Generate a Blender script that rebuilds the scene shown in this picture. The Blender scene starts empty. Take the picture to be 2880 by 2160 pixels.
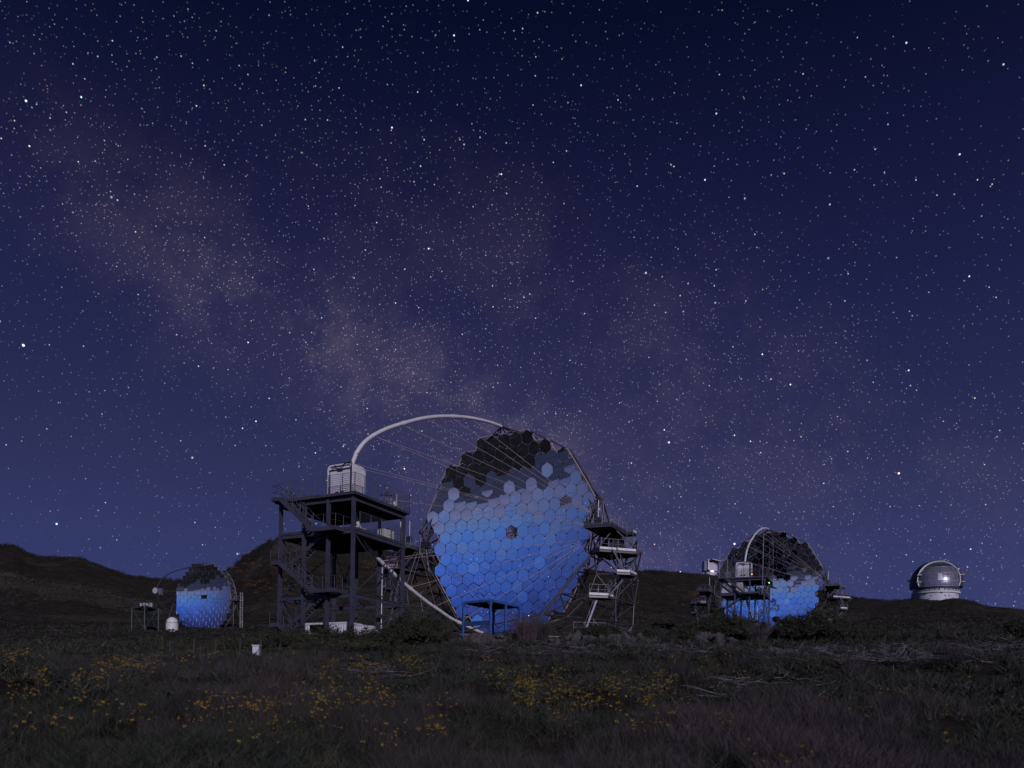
import bpy, math, random
import numpy as np
from mathutils import Vector, Matrix, noise as mnoise

rnd = random.Random(7)
rng = np.random.default_rng(11)
sc = bpy.context.scene
COL = sc.collection

# ------------------------------------------------------------------ camera
FPX, CYP, PITCH, ROLL = 2303.2, 2033.1, -0.0203, 0.0209      # in pixels of the 2880 x 2160 photograph
_cp, _sp, _cr, _sr = math.cos(PITCH), math.sin(PITCH), math.cos(ROLL), math.sin(ROLL)
FW = np.array([0, _cp, _sp]); _r = np.array([1.0, 0, 0]); _u = np.cross(_r, FW)
RT = _cr * _r + _sr * _u; UP = -_sr * _r + _cr * _u
cam_data = bpy.data.cameras.new("camera")
cam = bpy.data.objects.new("camera", cam_data); COL.objects.link(cam)
cam_data.sensor_width = 36; cam_data.sensor_fit = 'HORIZONTAL'
cam_data.lens = FPX / 2880 * 36
cam_data.shift_y = (CYP - 1080) / 2880
cam_data.clip_start = 0.1; cam_data.clip_end = 200000
cam_data.dof.use_dof = True; cam_data.dof.focus_distance = 80; cam_data.dof.aperture_fstop = 1.4
M = Matrix(((RT[0], UP[0], -FW[0], 0), (RT[1], UP[1], -FW[1], 0), (RT[2], UP[2], -FW[2], 0), (0, 0, 0, 1)))
cam.matrix_world = M
sc.camera = cam
sc.view_settings.view_transform = 'Standard'; sc.view_settings.look = 'None'
sc.view_settings.exposure = 0.0; sc.view_settings.gamma = 1.0
sc.view_settings.use_curve_mapping = False
sc.cycles.max_bounces = 6; sc.cycles.diffuse_bounces = 3; sc.cycles.glossy_bounces = 4
sc.cycles.caustics_reflective = False; sc.cycles.caustics_refractive = False

def ray(px, py):
    return RT * (px - 1440) / FPX + UP * (CYP - py) / FPX + FW
def unit(v):
    v = np.asarray(v, float); return v / np.linalg.norm(v)
def at(px, py, Y):
    d = ray(px, py); return d * (Y / d[1])

# ------------------------------------------------------------------ world: clear moonlit night sky
world = bpy.data.worlds.new("World"); sc.world = world; world.use_nodes = True
nt = world.node_tree; nt.nodes.clear(); N = nt.nodes.new; L = nt.links.new
MOON_AZ, MOON_EL = math.radians(17), math.radians(18)        # moon behind the camera, to its right
def wmath(op, a, b=None, c=None, clamp=False):
    n = N("ShaderNodeMath"); n.operation = op; n.use_clamp = clamp
    for i, v in enumerate((a, b, c)):
        if v is None: continue
        if isinstance(v, (int, float)): n.inputs[i].default_value = v
        else: L(v, n.inputs[i])
    return n.outputs[0]
def wdot(v, vec):
    n = N("ShaderNodeVectorMath"); n.operation = 'DOT_PRODUCT'; L(v, n.inputs[0]); n.inputs[1].default_value = tuple(vec)
    return n.outputs['Value']
def wramp(fac, stops):
    n = N("ShaderNodeValToRGB"); L(fac, n.inputs[0]); e = n.color_ramp.elements
    while len(e) < len(stops): e.new(0.5)
    for k, (p, c) in enumerate(stops): e[k].position = p; e[k].color = (*c, 1)
    return n.outputs[0]
def wmix(fac, a, b, mode='MIX'):
    n = N("ShaderNodeMix"); n.data_type = 'RGBA'; n.blend_type = mode
    if isinstance(fac, (int, float)): n.inputs[0].default_value = fac
    else: L(fac, n.inputs[0])
    for i, v in ((6, a), (7, b)):
        if isinstance(v, tuple): n.inputs[i].default_value = (*v, 1)
        else: L(v, n.inputs[i])
    return n.outputs[2]
def srgb(*c):
    return tuple((v / 255 / 12.92) if v / 255 <= 0.04045 else ((v / 255 + 0.055) / 1.055) ** 2.4 for v in c)
tc = N("ShaderNodeTexCoord"); D = tc.outputs['Generated']
sep = N("ShaderNodeSeparateXYZ"); L(D, sep.inputs[0])
elz = sep.outputs[2]
nisi = N("ShaderNodeTexSky"); nisi.sky_type = 'NISHITA'; nisi.sun_disc = False
nisi.sun_elevation = math.radians(-3.0); nisi.sun_rotation = math.radians(237); nisi.altitude = 2200
def pos(deg): return (math.sin(math.radians(deg)) + 0.1) / 1.1
elm = wmath('MULTIPLY_ADD', elz, 1 / 1.1, 0.1 / 1.1, clamp=True)
front = wramp(elm, [(0, srgb(52, 57, 102)), (pos(6), srgb(52, 59, 108)), (pos(10), srgb(50, 56, 101)), (pos(15), srgb(44, 48, 88)),
                    (pos(17.5), srgb(39, 43, 82)), (pos(25), srgb(28, 32, 71)), (pos(31), srgb(20, 23, 58)), (pos(39.5), srgb(5, 11, 38)), (1, srgb(3, 6, 26))])
back = wramp(elm, [(0, srgb(60, 68, 104)), (pos(-0.6), srgb(84, 92, 132)), (pos(0.8), srgb(98, 108, 152)), (pos(3.0), srgb(84, 110, 164)), (pos(5.5), srgb(68, 108, 182)),
                   (pos(9), srgb(56, 98, 188)), (pos(14), srgb(44, 80, 172)), (pos(20), srgb(27, 48, 120)), (pos(30), srgb(22, 40, 100)), (pos(45), srgb(10, 19, 60)), (1, srgb(3, 6, 26))])
bw = wdot(D, unit((-0.30, -0.95, 0)))
mr = N("ShaderNodeMapRange"); mr.interpolation_type = 'SMOOTHSTEP'; L(bw, mr.inputs[0])
mr.inputs[1].default_value = 0.32; mr.inputs[2].default_value = 1.0
sky = wmix(mr.outputs[0], front, back)
# the Milky Way: a great-circle band with mottled star clouds and dark lanes
pA, pB = unit(ray(150, 420)), unit(ray(1190, 1120))
bandN = unit(np.cross(pA, pB)); cen = unit(ray(1000, 980))
noi = N("ShaderNodeTexNoise"); noi.inputs['Scale'].default_value = 5.5; noi.inputs['Detail'].default_value = 9; noi.inputs['Roughness'].default_value = 0.62
L(D, noi.inputs['Vector'])
noi2 = N("ShaderNodeTexNoise"); noi2.inputs['Scale'].default_value = 9; noi2.inputs['Detail'].default_value = 10; noi2.inputs['Roughness'].default_value = 0.66
L(D, noi2.inputs['Vector'])
bd = wmath('ADD', wdot(D, bandN), wmath('MULTIPLY_ADD', noi.outputs[0], 0.16, -0.08))
def gauss(v, c, w): return wmath('EXPONENT', wmath('MULTIPLY', wmath('POWER', wmath('ABSOLUTE', wmath('DIVIDE', wmath('SUBTRACT', v, c), w)), 2.0), -1.0))
SGN = 1.0 if float(bandN @ unit(ray(1600, 900))) > 0 else -1.0
g1 = wmath('ADD', gauss(bd, 0.0, 0.07), wmath('MULTIPLY', gauss(bd, 0.20 * SGN, 0.085), 0.75))
g2 = gauss(bd, 0.08 * SGN, 0.30)
cfall = wmath('POWER', wmath('MAXIMUM', wdot(D, cen), 0.0), 14.0)
lane = wmath('MULTIPLY_ADD', wmath('MULTIPLY_ADD', noi2.outputs[0], 7.5, -3.35, clamp=True), 0.74, 0.26)
lowf = wmath('MULTIPLY_ADD', elz, -3.6, 2.08, clamp=True)
mwa = wmath('MULTIPLY', wmath('MULTIPLY', wmath('MULTIPLY', g1, lane), wmath('MULTIPLY_ADD', cfall, 0.72, 0.24)), lowf)
mwb = wmath('MULTIPLY', wmath('MULTIPLY', g2, wmath('MULTIPLY_ADD', cfall, 0.70, 0.03)), lowf)
mwc = wmix(mwb, (0, 0, 0), (0.0065, 0.0052, 0.0085))
mwd = wmix(mwa, (0, 0, 0), (0.066, 0.045, 0.050))
milky = wmix(1.0, mwc, mwd, 'ADD')
sky = wmix(1.0, sky, milky, 'ADD')
# stars in three sizes
def stars(S, rad, gain, power, keep, off):
    mp = N("ShaderNodeVectorMath"); mp.operation = 'ADD'; L(D, mp.inputs[0]); mp.inputs[1].default_value = off
    v = N("ShaderNodeTexVoronoi"); v.feature = 'F1'; v.voronoi_dimensions = '3D'; v.inputs['Scale'].default_value = S
    L(mp.outputs[0], v.inputs['Vector'])
    disc = wmath('SUBTRACT', 1.0, wmath('DIVIDE', v.outputs['Distance'], rad * S), clamp=True)
    disc = wmath('MINIMUM', wmath('MULTIPLY', disc, 2.0), 1.0)
    cs = N("ShaderNodeSeparateColor"); L(v.outputs['Color'], cs.inputs[0])
    br = wmath('MULTIPLY', wmath('POWER', cs.outputs[0], power), gain)
    vis = wmath('LESS_THAN', cs.outputs[1], keep) if not isinstance(keep, float) or keep < 1 else None
    s = wmath('MULTIPLY', disc, br)
    if vis is not None: s = wmath('MULTIPLY', s, vis)
    tint = wramp(cs.outputs[2], [(0.0, (1.0, 0.75, 0.55)), (0.22, (0.95, 0.90, 0.82)), (0.4, (0.80, 0.92, 1.0)), (0.8, (0.58, 0.78, 1.0)), (1.0, (0.55, 0.95, 0.95))])
    out = N("ShaderNodeVectorMath"); out.operation = 'SCALE'; L(tint, out.inputs[0]); L(s, out.inputs['Scale'])
    return out.outputs[0]
dens = wmath('MULTIPLY_ADD', g2, 0.70, 0.20)
mdens = wmath('MULTIPLY', mwa, 1.6, clamp=True)
for args in ((420, 0.00065, 0.34, 1.0, mdens, (0.9, 0.3, 0.6)), (300, 0.00066, 0.26, 1.3, dens, (0.13, 0.7, 0.2)), (150, 0.00076, 0.85, 2.6, dens, (0.31, 0.2, 0.9)),
             (64, 0.00092, 1.8, 1.6, 0.62, (0.77, 0.1, 0.4)), (27, 0.0014, 2.8, 1.2, 0.6, (0.4, 0.55, 0.3))):
    sky = wmix(1.0, sky, stars(*args), 'ADD')
bg1 = N("ShaderNodeBackground"); L(sky, bg1.inputs[0]); bg1.inputs[1].default_value = 1.0
bg2 = N("ShaderNodeBackground"); L(nisi.outputs[0], bg2.inputs[0]); bg2.inputs[1].default_value = 0.015
ads = N("ShaderNodeAddShader"); L(bg1.outputs[0], ads.inputs[0]); L(bg2.outputs[0], ads.inputs[1])
wo = N("ShaderNodeOutputWorld"); L(ads.outputs[0], wo.inputs[0])

# the moon, the only lamp
sl = bpy.data.lights.new("moonlight", 'SUN'); sl.energy = 2.0; sl.angle = math.radians(0.5); sl.color = (0.98, 0.90, 1.10)
so = bpy.data.objects.new("moonlight", sl); COL.objects.link(so)
md = Vector((math.sin(MOON_AZ) * math.cos(MOON_EL), -math.cos(MOON_AZ) * math.cos(MOON_EL), math.sin(MOON_EL)))
so.rotation_euler = md.to_track_quat('Z', 'Y').to_euler()

# ------------------------------------------------------------------ materials
def mat(name, col, rough=0.6, metal=0.0, noise=0.0, nscale=4.0, bump=0.0, col2=None, spec=0.5, coord='Object'):
    m = bpy.data.materials.new(name); m.use_nodes = True; t = m.node_tree
    b = t.nodes['Principled BSDF']; b.inputs['Base Color'].default_value = (*col, 1)
    b.inputs['Roughness'].default_value = rough; b.inputs['Metallic'].default_value = metal
    b.inputs['Specular IOR Level'].default_value = spec
    if noise or col2 or bump:
        c = t.nodes.new("ShaderNodeTexCoord"); n = t.nodes.new("ShaderNodeTexNoise")
        n.inputs['Scale'].default_value = nscale; n.inputs['Detail'].default_value = 6
        t.links.new(c.outputs[coord], n.inputs['Vector'])
        r = t.nodes.new("ShaderNodeValToRGB"); e = r.color_ramp.elements
        c2 = col2 or tuple(max(0, x * (1 - noise)) for x in col)
        e[0].position = 0.35; e[0].color = (*c2, 1); e[1].position = 0.65; e[1].color = (*col, 1)
        t.links.new(n.outputs[0], r.inputs[0]); t.links.new(r.outputs[0], b.inputs['Base Color'])
        if bump:
            bp = t.nodes.new("ShaderNodeBump"); bp.inputs['Strength'].default_value = bump
            t.links.new(n.outputs[0], bp.inputs['Height']); t.links.new(bp.outputs[0], b.inputs['Normal'])
    return m
MT = dict(
    mirror=mat("mirror_glass", (0.88, 0.92, 0.95), 0.012, 1.0),
    edge=mat("mirror_rim", (0.05, 0.05, 0.065), 0.4),
    dark=mat("dark_steel", (0.030, 0.031, 0.040), 0.55, 0.2, 0.35, 1.5),
    truss=mat("grey_truss_tube", (0.085, 0.082, 0.085), 0.40, 0.35, 0.3, 0.8),
    steel=mat("painted_grey_steel", (0.052, 0.052, 0.074), 0.55, 0.1, 0.3, 0.9),
    galv=mat("galvanised_rail", (0.20, 0.20, 0.24), 0.45, 0.4, 0.3, 2),
    wire=mat("dark_wire", (0.09, 0.09, 0.11), 0.5),
    white=mat("white_paint", (0.62, 0.60, 0.63), 0.45, 0, 0.15, 1.2),
    arch=mat("white_arch_paint", (0.62, 0.60, 0.60), 0.4, 0, 0.12, 0.7),
    kick=mat("bright_kick_plate", (0.64, 0.64, 0.62), 0.5, 0, 0.15, 1.5),
    cable=mat("pale_steel_cable", (0.30, 0.24, 0.23), 0.5),
    black=mat("black_rubber", (0.02, 0.02, 0.022), 0.6),
    blue=mat("blue_painted_frame", (0.03, 0.10, 0.30), 0.5, 0, 0.35, 3),
    blued=mat("dark_blue_boarding", (0.025, 0.06, 0.18), 0.6, 0, 0.3, 2),
    rust=mat("rust_spot", (0.20, 0.07, 0.02), 0.8),
    cont=mat("white_container_paint", (0.58, 0.56, 0.60), 0.5, 0, 0.2, 1.0),
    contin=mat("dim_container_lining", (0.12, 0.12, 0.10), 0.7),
    alu=mat("aluminium_cladding", (0.23, 0.23, 0.29), 0.30, 0.40, 0.25, 0.25),
    alu2=mat("bright_aluminium_panel", (0.55, 0.54, 0.60), 0.34, 0.2, 0.2, 0.2),
    alud=mat("dark_aluminium_shell", (0.05, 0.075, 0.12), 0.5, 0.4, 0.2, 0.2),
    drum=mat("white_drum_paint", (0.52, 0.50, 0.56), 0.55, 0, 0.12, 0.3),
    cream=mat("cream_rim", (0.66, 0.64, 0.56), 0.5, 0, 0.3, 1),
    green=mat("grey_green_paint", (0.05, 0.065, 0.055), 0.6, 0, 0.3, 1.5),
    rock=mat("basalt_rock", (0.075, 0.062, 0.056), 0.9, 0, 0.6, 3.0, 0.5, (0.03, 0.028, 0.028)),
    wood=mat("bleached_dead_wood", (0.20, 0.19, 0.20), 0.8, 0, 0.5, 6),
    leaf=mat("dark_green_leaf", (0.028, 0.036, 0.019), 0.7, 0, 0.4, 3),
    leaf2=mat("olive_leaf", (0.042, 0.042, 0.022), 0.75, 0, 0.4, 3),
    twig=mat("brown_twig", (0.06, 0.045, 0.035), 0.85),
    straw=mat("dry_grass_straw", (0.062, 0.050, 0.047), 0.8, 0, 0.4, 1.5),
    straw2=mat("grey_grass", (0.031, 0.028, 0.024), 0.85, 0, 0.4, 1.0),
    grassg=mat("dark_green_grass", (0.021, 0.029, 0.020), 0.8, 0, 0.4, 1.0),
    yellow=mat("yellow_petal", (0.27, 0.185, 0.008), 0.7, 0, 0.3, 9),
    orange=mat("orange_petal", (0.25, 0.135, 0.010), 0.7, 0, 0.3, 9),
    rustbush=mat("orange_flowering_scrub", (0.28, 0.11, 0.014), 0.85, 0, 0.5, 0.4),
    scrub=mat("dark_scrub", (0.026, 0.023, 0.014), 0.9, 0, 0.5, 0.25),
    scrub2=mat("pale_scrub", (0.048, 0.044, 0.036), 0.9, 0, 0.5, 0.25),
    straw_hill=mat("pale_hillside_grass", (0.085, 0.078, 0.062), 0.9, 0, 0.3, 0.5),
    red=mat("reddish_grass_plume", (0.075, 0.046, 0.046), 0.85),
    cabin=mat("pale_cabin_paint", (0.42, 0.41, 0.42), 0.6, 0, 0.15, 1),
    pane=mat("dark_window_pane", (0.02, 0.03, 0.05), 0.15),
)
def lamp_mat(name, col, e):
    m = bpy.data.materials.new(name); m.use_nodes = True; b = m.node_tree.nodes['Principled BSDF']
    b.inputs['Base Color'].default_value = (*col, 1); b.inputs['Emission Color'].default_value = (*col, 1); b.inputs['Emission Strength'].default_value = e
    return m
MT['lamp'] = lamp_mat("small_lamp_glow", (1.0, 0.85, 0.6), 4.0)
MT['green_lamp'] = lamp_mat("green_lamp_glow", (0.3, 1.0, 0.3), 3.0)
MT['amber_lamp'] = lamp_mat("amber_lamp_glow", (1.0, 0.55, 0.12), 2.0)

# ------------------------------------------------------------------ mesh helpers
def link(name, me, parent=None, loc=None):
    o = bpy.data.objects.new(name, me); COL.objects.link(o)
    if parent is not None: o.parent = parent
    if loc is not None: o.location = loc
    return o
def tag(o, label=None, cat=None, group=None, kind=None):
    if label: o['label'] = label
    if cat: o['category'] = cat
    if group: o['group'] = group
    if kind: o['kind'] = kind
    return o
def thing(name, label, cat, loc=(0, 0, 0), rz=0.0, group=None):
    o = bpy.data.objects.new(name, None); COL.objects.link(o); o.location = loc; o.rotation_euler = (0, 0, rz)
    return tag(o, label, cat, group)
class MB:
    """collects boxes, tubes, fans with per-face materials, in coordinates of the parent thing"""
    def __init__(s): s.v = []; s.f = []; s.m = []; s.mats = []; s.smooth = []
    def mi(s, k):
        if k not in s.mats: s.mats.append(k)
        return s.mats.index(k)
    def add(s, V, F, k, smooth=False):
        b = len(s.v); s.v += [tuple(map(float, p)) for p in V]; i = s.mi(k)
        for f in F: s.f.append([b + q for q in f]); s.m.append(i); s.smooth.append(smooth)
        return s
    def hexa(s, P, k):
        return s.add(P, [(0, 3, 2, 1), (4, 5, 6, 7), (0, 1, 5, 4), (1, 2, 6, 5), (2, 3, 7, 6), (3, 0, 4, 7)], k)
    def box(s, c, size, k, ax=None):
        c = np.asarray(c, float); X, Y, Z = ax if ax is not None else np.eye(3); a, b, d = np.asarray(size, float) / 2
        P = [c + sx * a * X + sy * b * Y + sz * d * Z for sz in (-1, 1) for sx, sy in ((-1, -1), (1, -1), (1, 1), (-1, 1))]
        return s.hexa(P, k)
    def beam(s, p, q, w, hgt, k, up=(0, 0, 1)):
        p, q = np.asarray(p, float), np.asarray(q, float); d = unit(q - p); up = np.asarray(up, float)
        if abs(d @ up) > 0.99: up = np.array([1.0, 0, 0])
        x = unit(np.cross(d, up)); y = np.cross(x, d)
        return s.box((p + q) / 2, (np.linalg.norm(q - p), w, hgt), k, (d, x, y))
    def tube(s, p, q, r, k, n=8, r2=None, cap=True):
        p, q = np.asarray(p, float), np.asarray(q, float); d = unit(q - p)
        a = unit(np.cross(d, (0, 0, 1) if abs(d[2]) < 0.9 else (1, 0, 0))); b = np.cross(d, a); r2 = r if r2 is None else r2
        V = [p + r * (math.cos(t) * a + math.sin(t) * b) for t in np.arange(n) * 2 * math.pi / n] + \
            [q + r2 * (math.cos(t) * a + math.sin(t) * b) for t in np.arange(n) * 2 * math.pi / n]
        s.add(V, [(i, n + i, n + (i + 1) % n, (i + 1) % n) for i in range(n)], k, True)
        if cap: s.add(V, [tuple(range(n)), tuple(range(2 * n - 1, n - 1, -1))], k)
        return s
    def path(s, pts, r, k, n=10):
        pts = [np.asarray(p, float) for p in pts]; V = []; up = None
        for i, p in enumerate(pts):
            d = unit(pts[min(i + 1, len(pts) - 1)] - pts[max(i - 1, 0)])
            if up is None: up = unit(np.cross(d, (0.2, 1, 0.3)))
            x = unit(up - d * (up @ d)); up = x; y = np.cross(d, x); rr = r[i] if hasattr(r, '__len__') else r
            V += [p + rr * (math.cos(t) * x + math.sin(t) * y) for t in np.arange(n) * 2 * math.pi / n]
        F = [(j * n + i, j * n + (i + 1) % n, (j + 1) * n + (i + 1) % n, (j + 1) * n + i) for j in range(len(pts) - 1) for i in range(n)]
        s.add(V, F, k, True); m = len(pts) - 1
        return s.add(V, [tuple(range(n - 1, -1, -1)), tuple(m * n + i for i in range(n))], k)
    def ball(s, c, r, k, n=8, m=5):
        V = [np.asarray(c) + r * np.array([math.sin(a) * math.cos(t), math.sin(a) * math.sin(t), math.cos(a)])
             for a in np.linspace(0.01, math.pi - 0.01, m) for t in np.arange(n) * 2 * math.pi / n]
        return s.add(V, [(j * n + i, (j + 1) * n + i, (j + 1) * n + (i + 1) % n, j * n + (i + 1) % n) for j in range(m - 1) for i in range(n)], k, True)
    def mesh(s, name):
        me = bpy.data.meshes.new(name); me.from_pydata(s.v, [], s.f)
        for k in s.mats: me.materials.append(MT[k])
        me.polygons.foreach_set('material_index', s.m); me.polygons.foreach_set('use_smooth', s.smooth); me.update()
        return me
    def build(s, name, parent=None, loc=None): return link(name, s.mesh(name), parent, loc)
_cyl = {}
def strut(name, p, q, r, k, parent):
    """one tube as one object; alike tubes share a mesh"""
    if k not in _cyl: _cyl[k] = MB().tube((0, 0, 0), (0, 0, 1), 1, k).mesh('tube_' + k)
    p, q = Vector(p), Vector(q); d = q - p
    o = link(name, _cyl[k], parent)
    o.matrix_local = Matrix.Translation(p) @ d.to_track_quat('Z', 'Y').to_matrix().to_4x4() @ Matrix.Diagonal((r, r, d.length, 1))
    return o
def copy_tree(o, parent=None):
    c = o.copy(); COL.objects.link(c); c.parent = parent
    for ch in list(kids.get(o, ())): copy_tree(ch, c)
    return c
kids = {}
def index_kids():
    kids.clear()
    for o in COL.objects:
        if o.parent: kids.setdefault(o.parent, []).append(o)

# ------------------------------------------------------------------ terrain height
COLS = np.array([-900, -400, 0, 350, 700, 1000, 1300, 1600, 1900, 2150, 2500, 2880, 3800], float)
TD = np.array([30, 40, 50, 70, 95, 130, 190, 250], float)
TR = np.array([
    [1872, 1850, 1845, 1834, 1821, 1807, 1784, 1764], [1870, 1850, 1845, 1834, 1821, 1807, 1784, 1764],
    [1868, 1848, 1845, 1833, 1820, 1806, 1783, 1765], [1866, 1850, 1846, 1834, 1820, 1806, 1781, 1768],
    [1860, 1842, 1838, 1830, 1820, 1806, 1782, 1762], [1857, 1834, 1826, 1816, 1812, 1800, 1765, 1735],
    [1852, 1814, 1808, 1812, 1812, 1800, 1762, 1735], [1850, 1812, 1808, 1812, 1812, 1800, 1762, 1738],
    [1852, 1815, 1806, 1808, 1808, 1802, 1780, 1755], [1852, 1818, 1806, 1808, 1812, 1815, 1815, 1790],
    [1850, 1812, 1800, 1796, 1792, 1788, 1778, 1760], [1848, 1808, 1797, 1792, 1786, 1780, 1770, 1758],
    [1848, 1808, 1797, 1792, 1786, 1780, 1770, 1758]], float)
SKX = np.array([-900, -300, 0, 33, 49, 65, 104, 163, 195, 221, 254, 306, 358, 407, 462, 511, 560, 600, 627, 652, 667, 676, 697, 720, 740, 756, 783, 860,
                940, 1007, 1070, 1100, 1133, 1250, 1400, 1600, 1700, 1764, 1850, 1940, 1965, 2010, 2030, 2120, 2371, 2420, 2480, 2534, 2574, 2632, 2673,
                2695, 2746, 2762, 2824, 2880, 3100, 3800], float)
SKY_ = np.array([1500, 1520, 1532, 1532.5, 1539, 1550, 1567, 1571, 1568, 1570, 1586, 1602, 1615, 1624, 1630, 1634, 1640, 1618, 1604, 1590, 1578, 1562, 1552, 1539, 1528,
                 1518, 1509, 1515, 1530, 1545, 1552, 1556, 1562, 1575, 1590, 1600, 1605, 1607, 1610, 1613, 1618, 1622, 1626, 1640, 1677, 1682, 1685, 1685,
                 1686, 1687, 1685, 1691, 1701, 1708, 1715, 1724, 1750, 1800], float)
SDX = np.array([-900, 440, 600, 760, 1150, 1400, 1764, 1980, 2500, 2880, 3800], float)
SDD = np.array([800, 780, 480, 360, 360, 430, 540, 560, 590, 600, 620], float)
NZD, NZZ = np.array([0.0, 2.5, 6, 10, 20]), np.array([-1.55, -1.5, -1.25, -0.80, 0.40])
def G(x, y):
    x = np.asarray(x, float); y = np.asarray(y, float)
    shp = np.broadcast(x, y).shape; x = np.broadcast_to(x, shp).ravel(); y = np.broadcast_to(y, shp).ravel()
    rr = np.hypot(x, y) + 1e-6; th = np.arctan2(x, y); thc = np.clip(th, -0.80, 0.80)
    px = 1440 + FPX * np.tan(thc); hor = 1986.3 + 0.0209 * (px - 1440); cosd = np.cos(thc)
    pc = np.clip(px, COLS[0], COLS[-1])
    rows = np.stack([np.interp(pc, COLS, TR[:, k]) for k in range(len(TD))], 1)
    zt = (hor[:, None] - rows) / FPX * TD[None, :] * cosd[:, None]
    sd = np.interp(pc, SDX, SDD); sr = np.interp(pc, SKX, SKY_); zs = (hor - sr) / FPX * sd * cosd
    z = np.zeros_like(rr)
    z = np.interp(rr, NZD, NZZ)
    prev_d, prev_z = np.full_like(rr, 20.0), np.full_like(rr, 0.40)
    for k in range(len(TD)):
        m = (rr > prev_d) & (rr <= TD[k]); t = (rr - prev_d) / (TD[k] - prev_d)
        z = np.where(m, prev_z + t * (zt[:, k] - prev_z), z); prev_d = np.full_like(rr, TD[k]); prev_z = zt[:, k]
    m = (rr > 250) & (rr <= sd); t = np.clip((rr - 250) / (sd - 250), 0, 1)
    # rows move evenly between the foot of the slope and the skyline
    s0 = prev_z / 250; s1 = zs / sd; z = np.where(m, (s0 + (s1 - s0) * (0.35 * t + 0.65 * t ** 1.4)) * rr, z)
    m = rr > sd; z = np.where(m, zs - (rr - sd) * 0.22 - np.maximum(0, rr - sd * 1.3) * 0.2, z)
    zb = np.where(rr < 700, -1.5 - 0.028 * rr, -21.1 - (rr - 700) * 0.45)
    w = np.clip((np.abs(th) - 0.80) / 0.55, 0, 1); w = w * w * (3 - 2 * w)
    w = np.where(rr < 6, w * rr / 6, w)
    z = z * (1 - w) + zb * w
    return z.reshape(shp)
def Gn(x, y): return float(G(np.array([x]), np.array([y]))[0])
def on_ground(px, py, dmin=4, dmax=240, lift=0.0):
    d = ray(px, py); Y = np.exp(np.linspace(math.log(dmin), math.log(dmax), 400))
    P = d[None, :] * (Y / d[1])[:, None]; gz = G(P[:, 0], P[:, 1]) + lift
    k = np.where(P[:, 2] <= gz)[0]
    k = k[0] if len(k) else len(Y) - 1
    return np.array([P[k, 0], P[k, 1], gz[k] - lift])

def fbm_grid(X, Y, scale, octs=4, seed=0):
    r = np.random.default_rng(seed); out = np.zeros_like(X); amp = 1.0; tot = 0
    for o in range(octs):
        for _ in range(4):
            a = r.uniform(0, 2 * math.pi); f = 2 * math.pi / scale * 2 ** o * r.uniform(0.7, 1.4); ph = r.uniform(0, 6.28)
            wx = r.uniform(-1, 1); wy = r.uniform(-1, 1)
            out += amp * np.sin(f * (math.cos(a) * X + math.sin(a) * Y) + ph + 1.3 * np.sin(f * 0.37 * (wx * X + wy * Y)))
        tot += amp * 2; amp *= 0.5
    return out / tot
def rough(x, y):
    rr = np.hypot(x, y)
    return fbm_grid(x, y, 5.0, 3, 1) * np.clip(rr / 60, 0.04, 0.22) + fbm_grid(x, y, 60, 4, 2) * np.clip((rr - 120) / 200, 0, 1) * 1.5

def polar_sheet(name, th, rd, matl, fn, kind='structure'):
    T, Rr = np.meshgrid(th, rd); X = Rr * np.sin(T); Y = Rr * np.cos(T); Z = fn(X, Y)
    V = np.stack([X, Y, Z], -1).reshape(-1, 3); nr, nc = T.shape
    i, j = np.meshgrid(np.arange(nr - 1), np.arange(nc - 1), indexing='ij'); a = (i * nc + j).ravel()
    F = np.stack([a, a + 1, a + nc + 1, a + nc], 1)
    me = bpy.data.meshes.new(name); me.vertices.add(len(V)); me.vertices.foreach_set('co', V.ravel().astype(np.float32))
    me.loops.add(F.size); me.loops.foreach_set('vertex_index', F.ravel().astype(np.int32))
    me.polygons.add(len(F)); me.polygons.foreach_set('loop_start', np.arange(0, F.size, 4, dtype=np.int32))
    me.polygons.foreach_set('use_smooth', np.ones(len(F), bool)); me.update(calc_edges=True); me.materials.append(matl)
    return tag(link(name, me), kind=kind)

# ground material: dark soil and low scrub, a paler band of dry grass on the left hillside
gm = bpy.data.materials.new("hillside_soil_and_scrub"); gm.use_nodes = True; t = gm.node_tree; b = t.nodes['Principled BSDF']
b.inputs['Roughness'].default_value = 0.95; b.inputs['Specular IOR Level'].default_value = 0.1
gc = t.nodes.new("ShaderNodeTexCoord")
def gnoise(s, det=6, stretch=None):
    n = t.nodes.new("ShaderNodeTexNoise"); n.inputs['Scale'].default_value = s; n.inputs['Detail'].default_value = det; n.inputs['Roughness'].default_value = 0.65
    if stretch:
        mp = t.nodes.new("ShaderNodeMapping"); mp.inputs['Scale'].default_value = stretch; t.links.new(gc.outputs['Object'], mp.inputs[0]); t.links.new(mp.outputs[0], n.inputs[0])
    else: t.links.new(gc.outputs['Object'], n.inputs[0])
    return n.outputs[0]
r1 = t.nodes.new("ShaderNodeValToRGB"); e = r1.color_ramp.elements
e[0].position = 0.38; e[0].color = (0.016, 0.015, 0.011, 1); e[1].position = 0.66; e[1].color = (0.034, 0.030, 0.021, 1)
t.links.new(gnoise(0.12, 9), r1.inputs[0])
r2 = t.nodes.new("ShaderNodeValToRGB"); e = r2.color_ramp.elements
e[0].position = 0.50; e[0].color = (0, 0, 0, 1); e[1].position = 0.70; e[1].color = (1, 1, 1, 1)
t.links.new(gnoise(0.012, 7, (1.0, 0.6, 3.0)), r2.inputs[0])
mx = t.nodes.new("ShaderNodeMix"); mx.data_type = 'RGBA'; t.links.new(r2.outputs[0], mx.inputs[0]); t.links.new(r1.outputs[0], mx.inputs[6])
mx.inputs[7].default_value = (0.075, 0.067, 0.052, 1)
t.links.new(mx.outputs[2], b.inputs['Base Color'])
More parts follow.
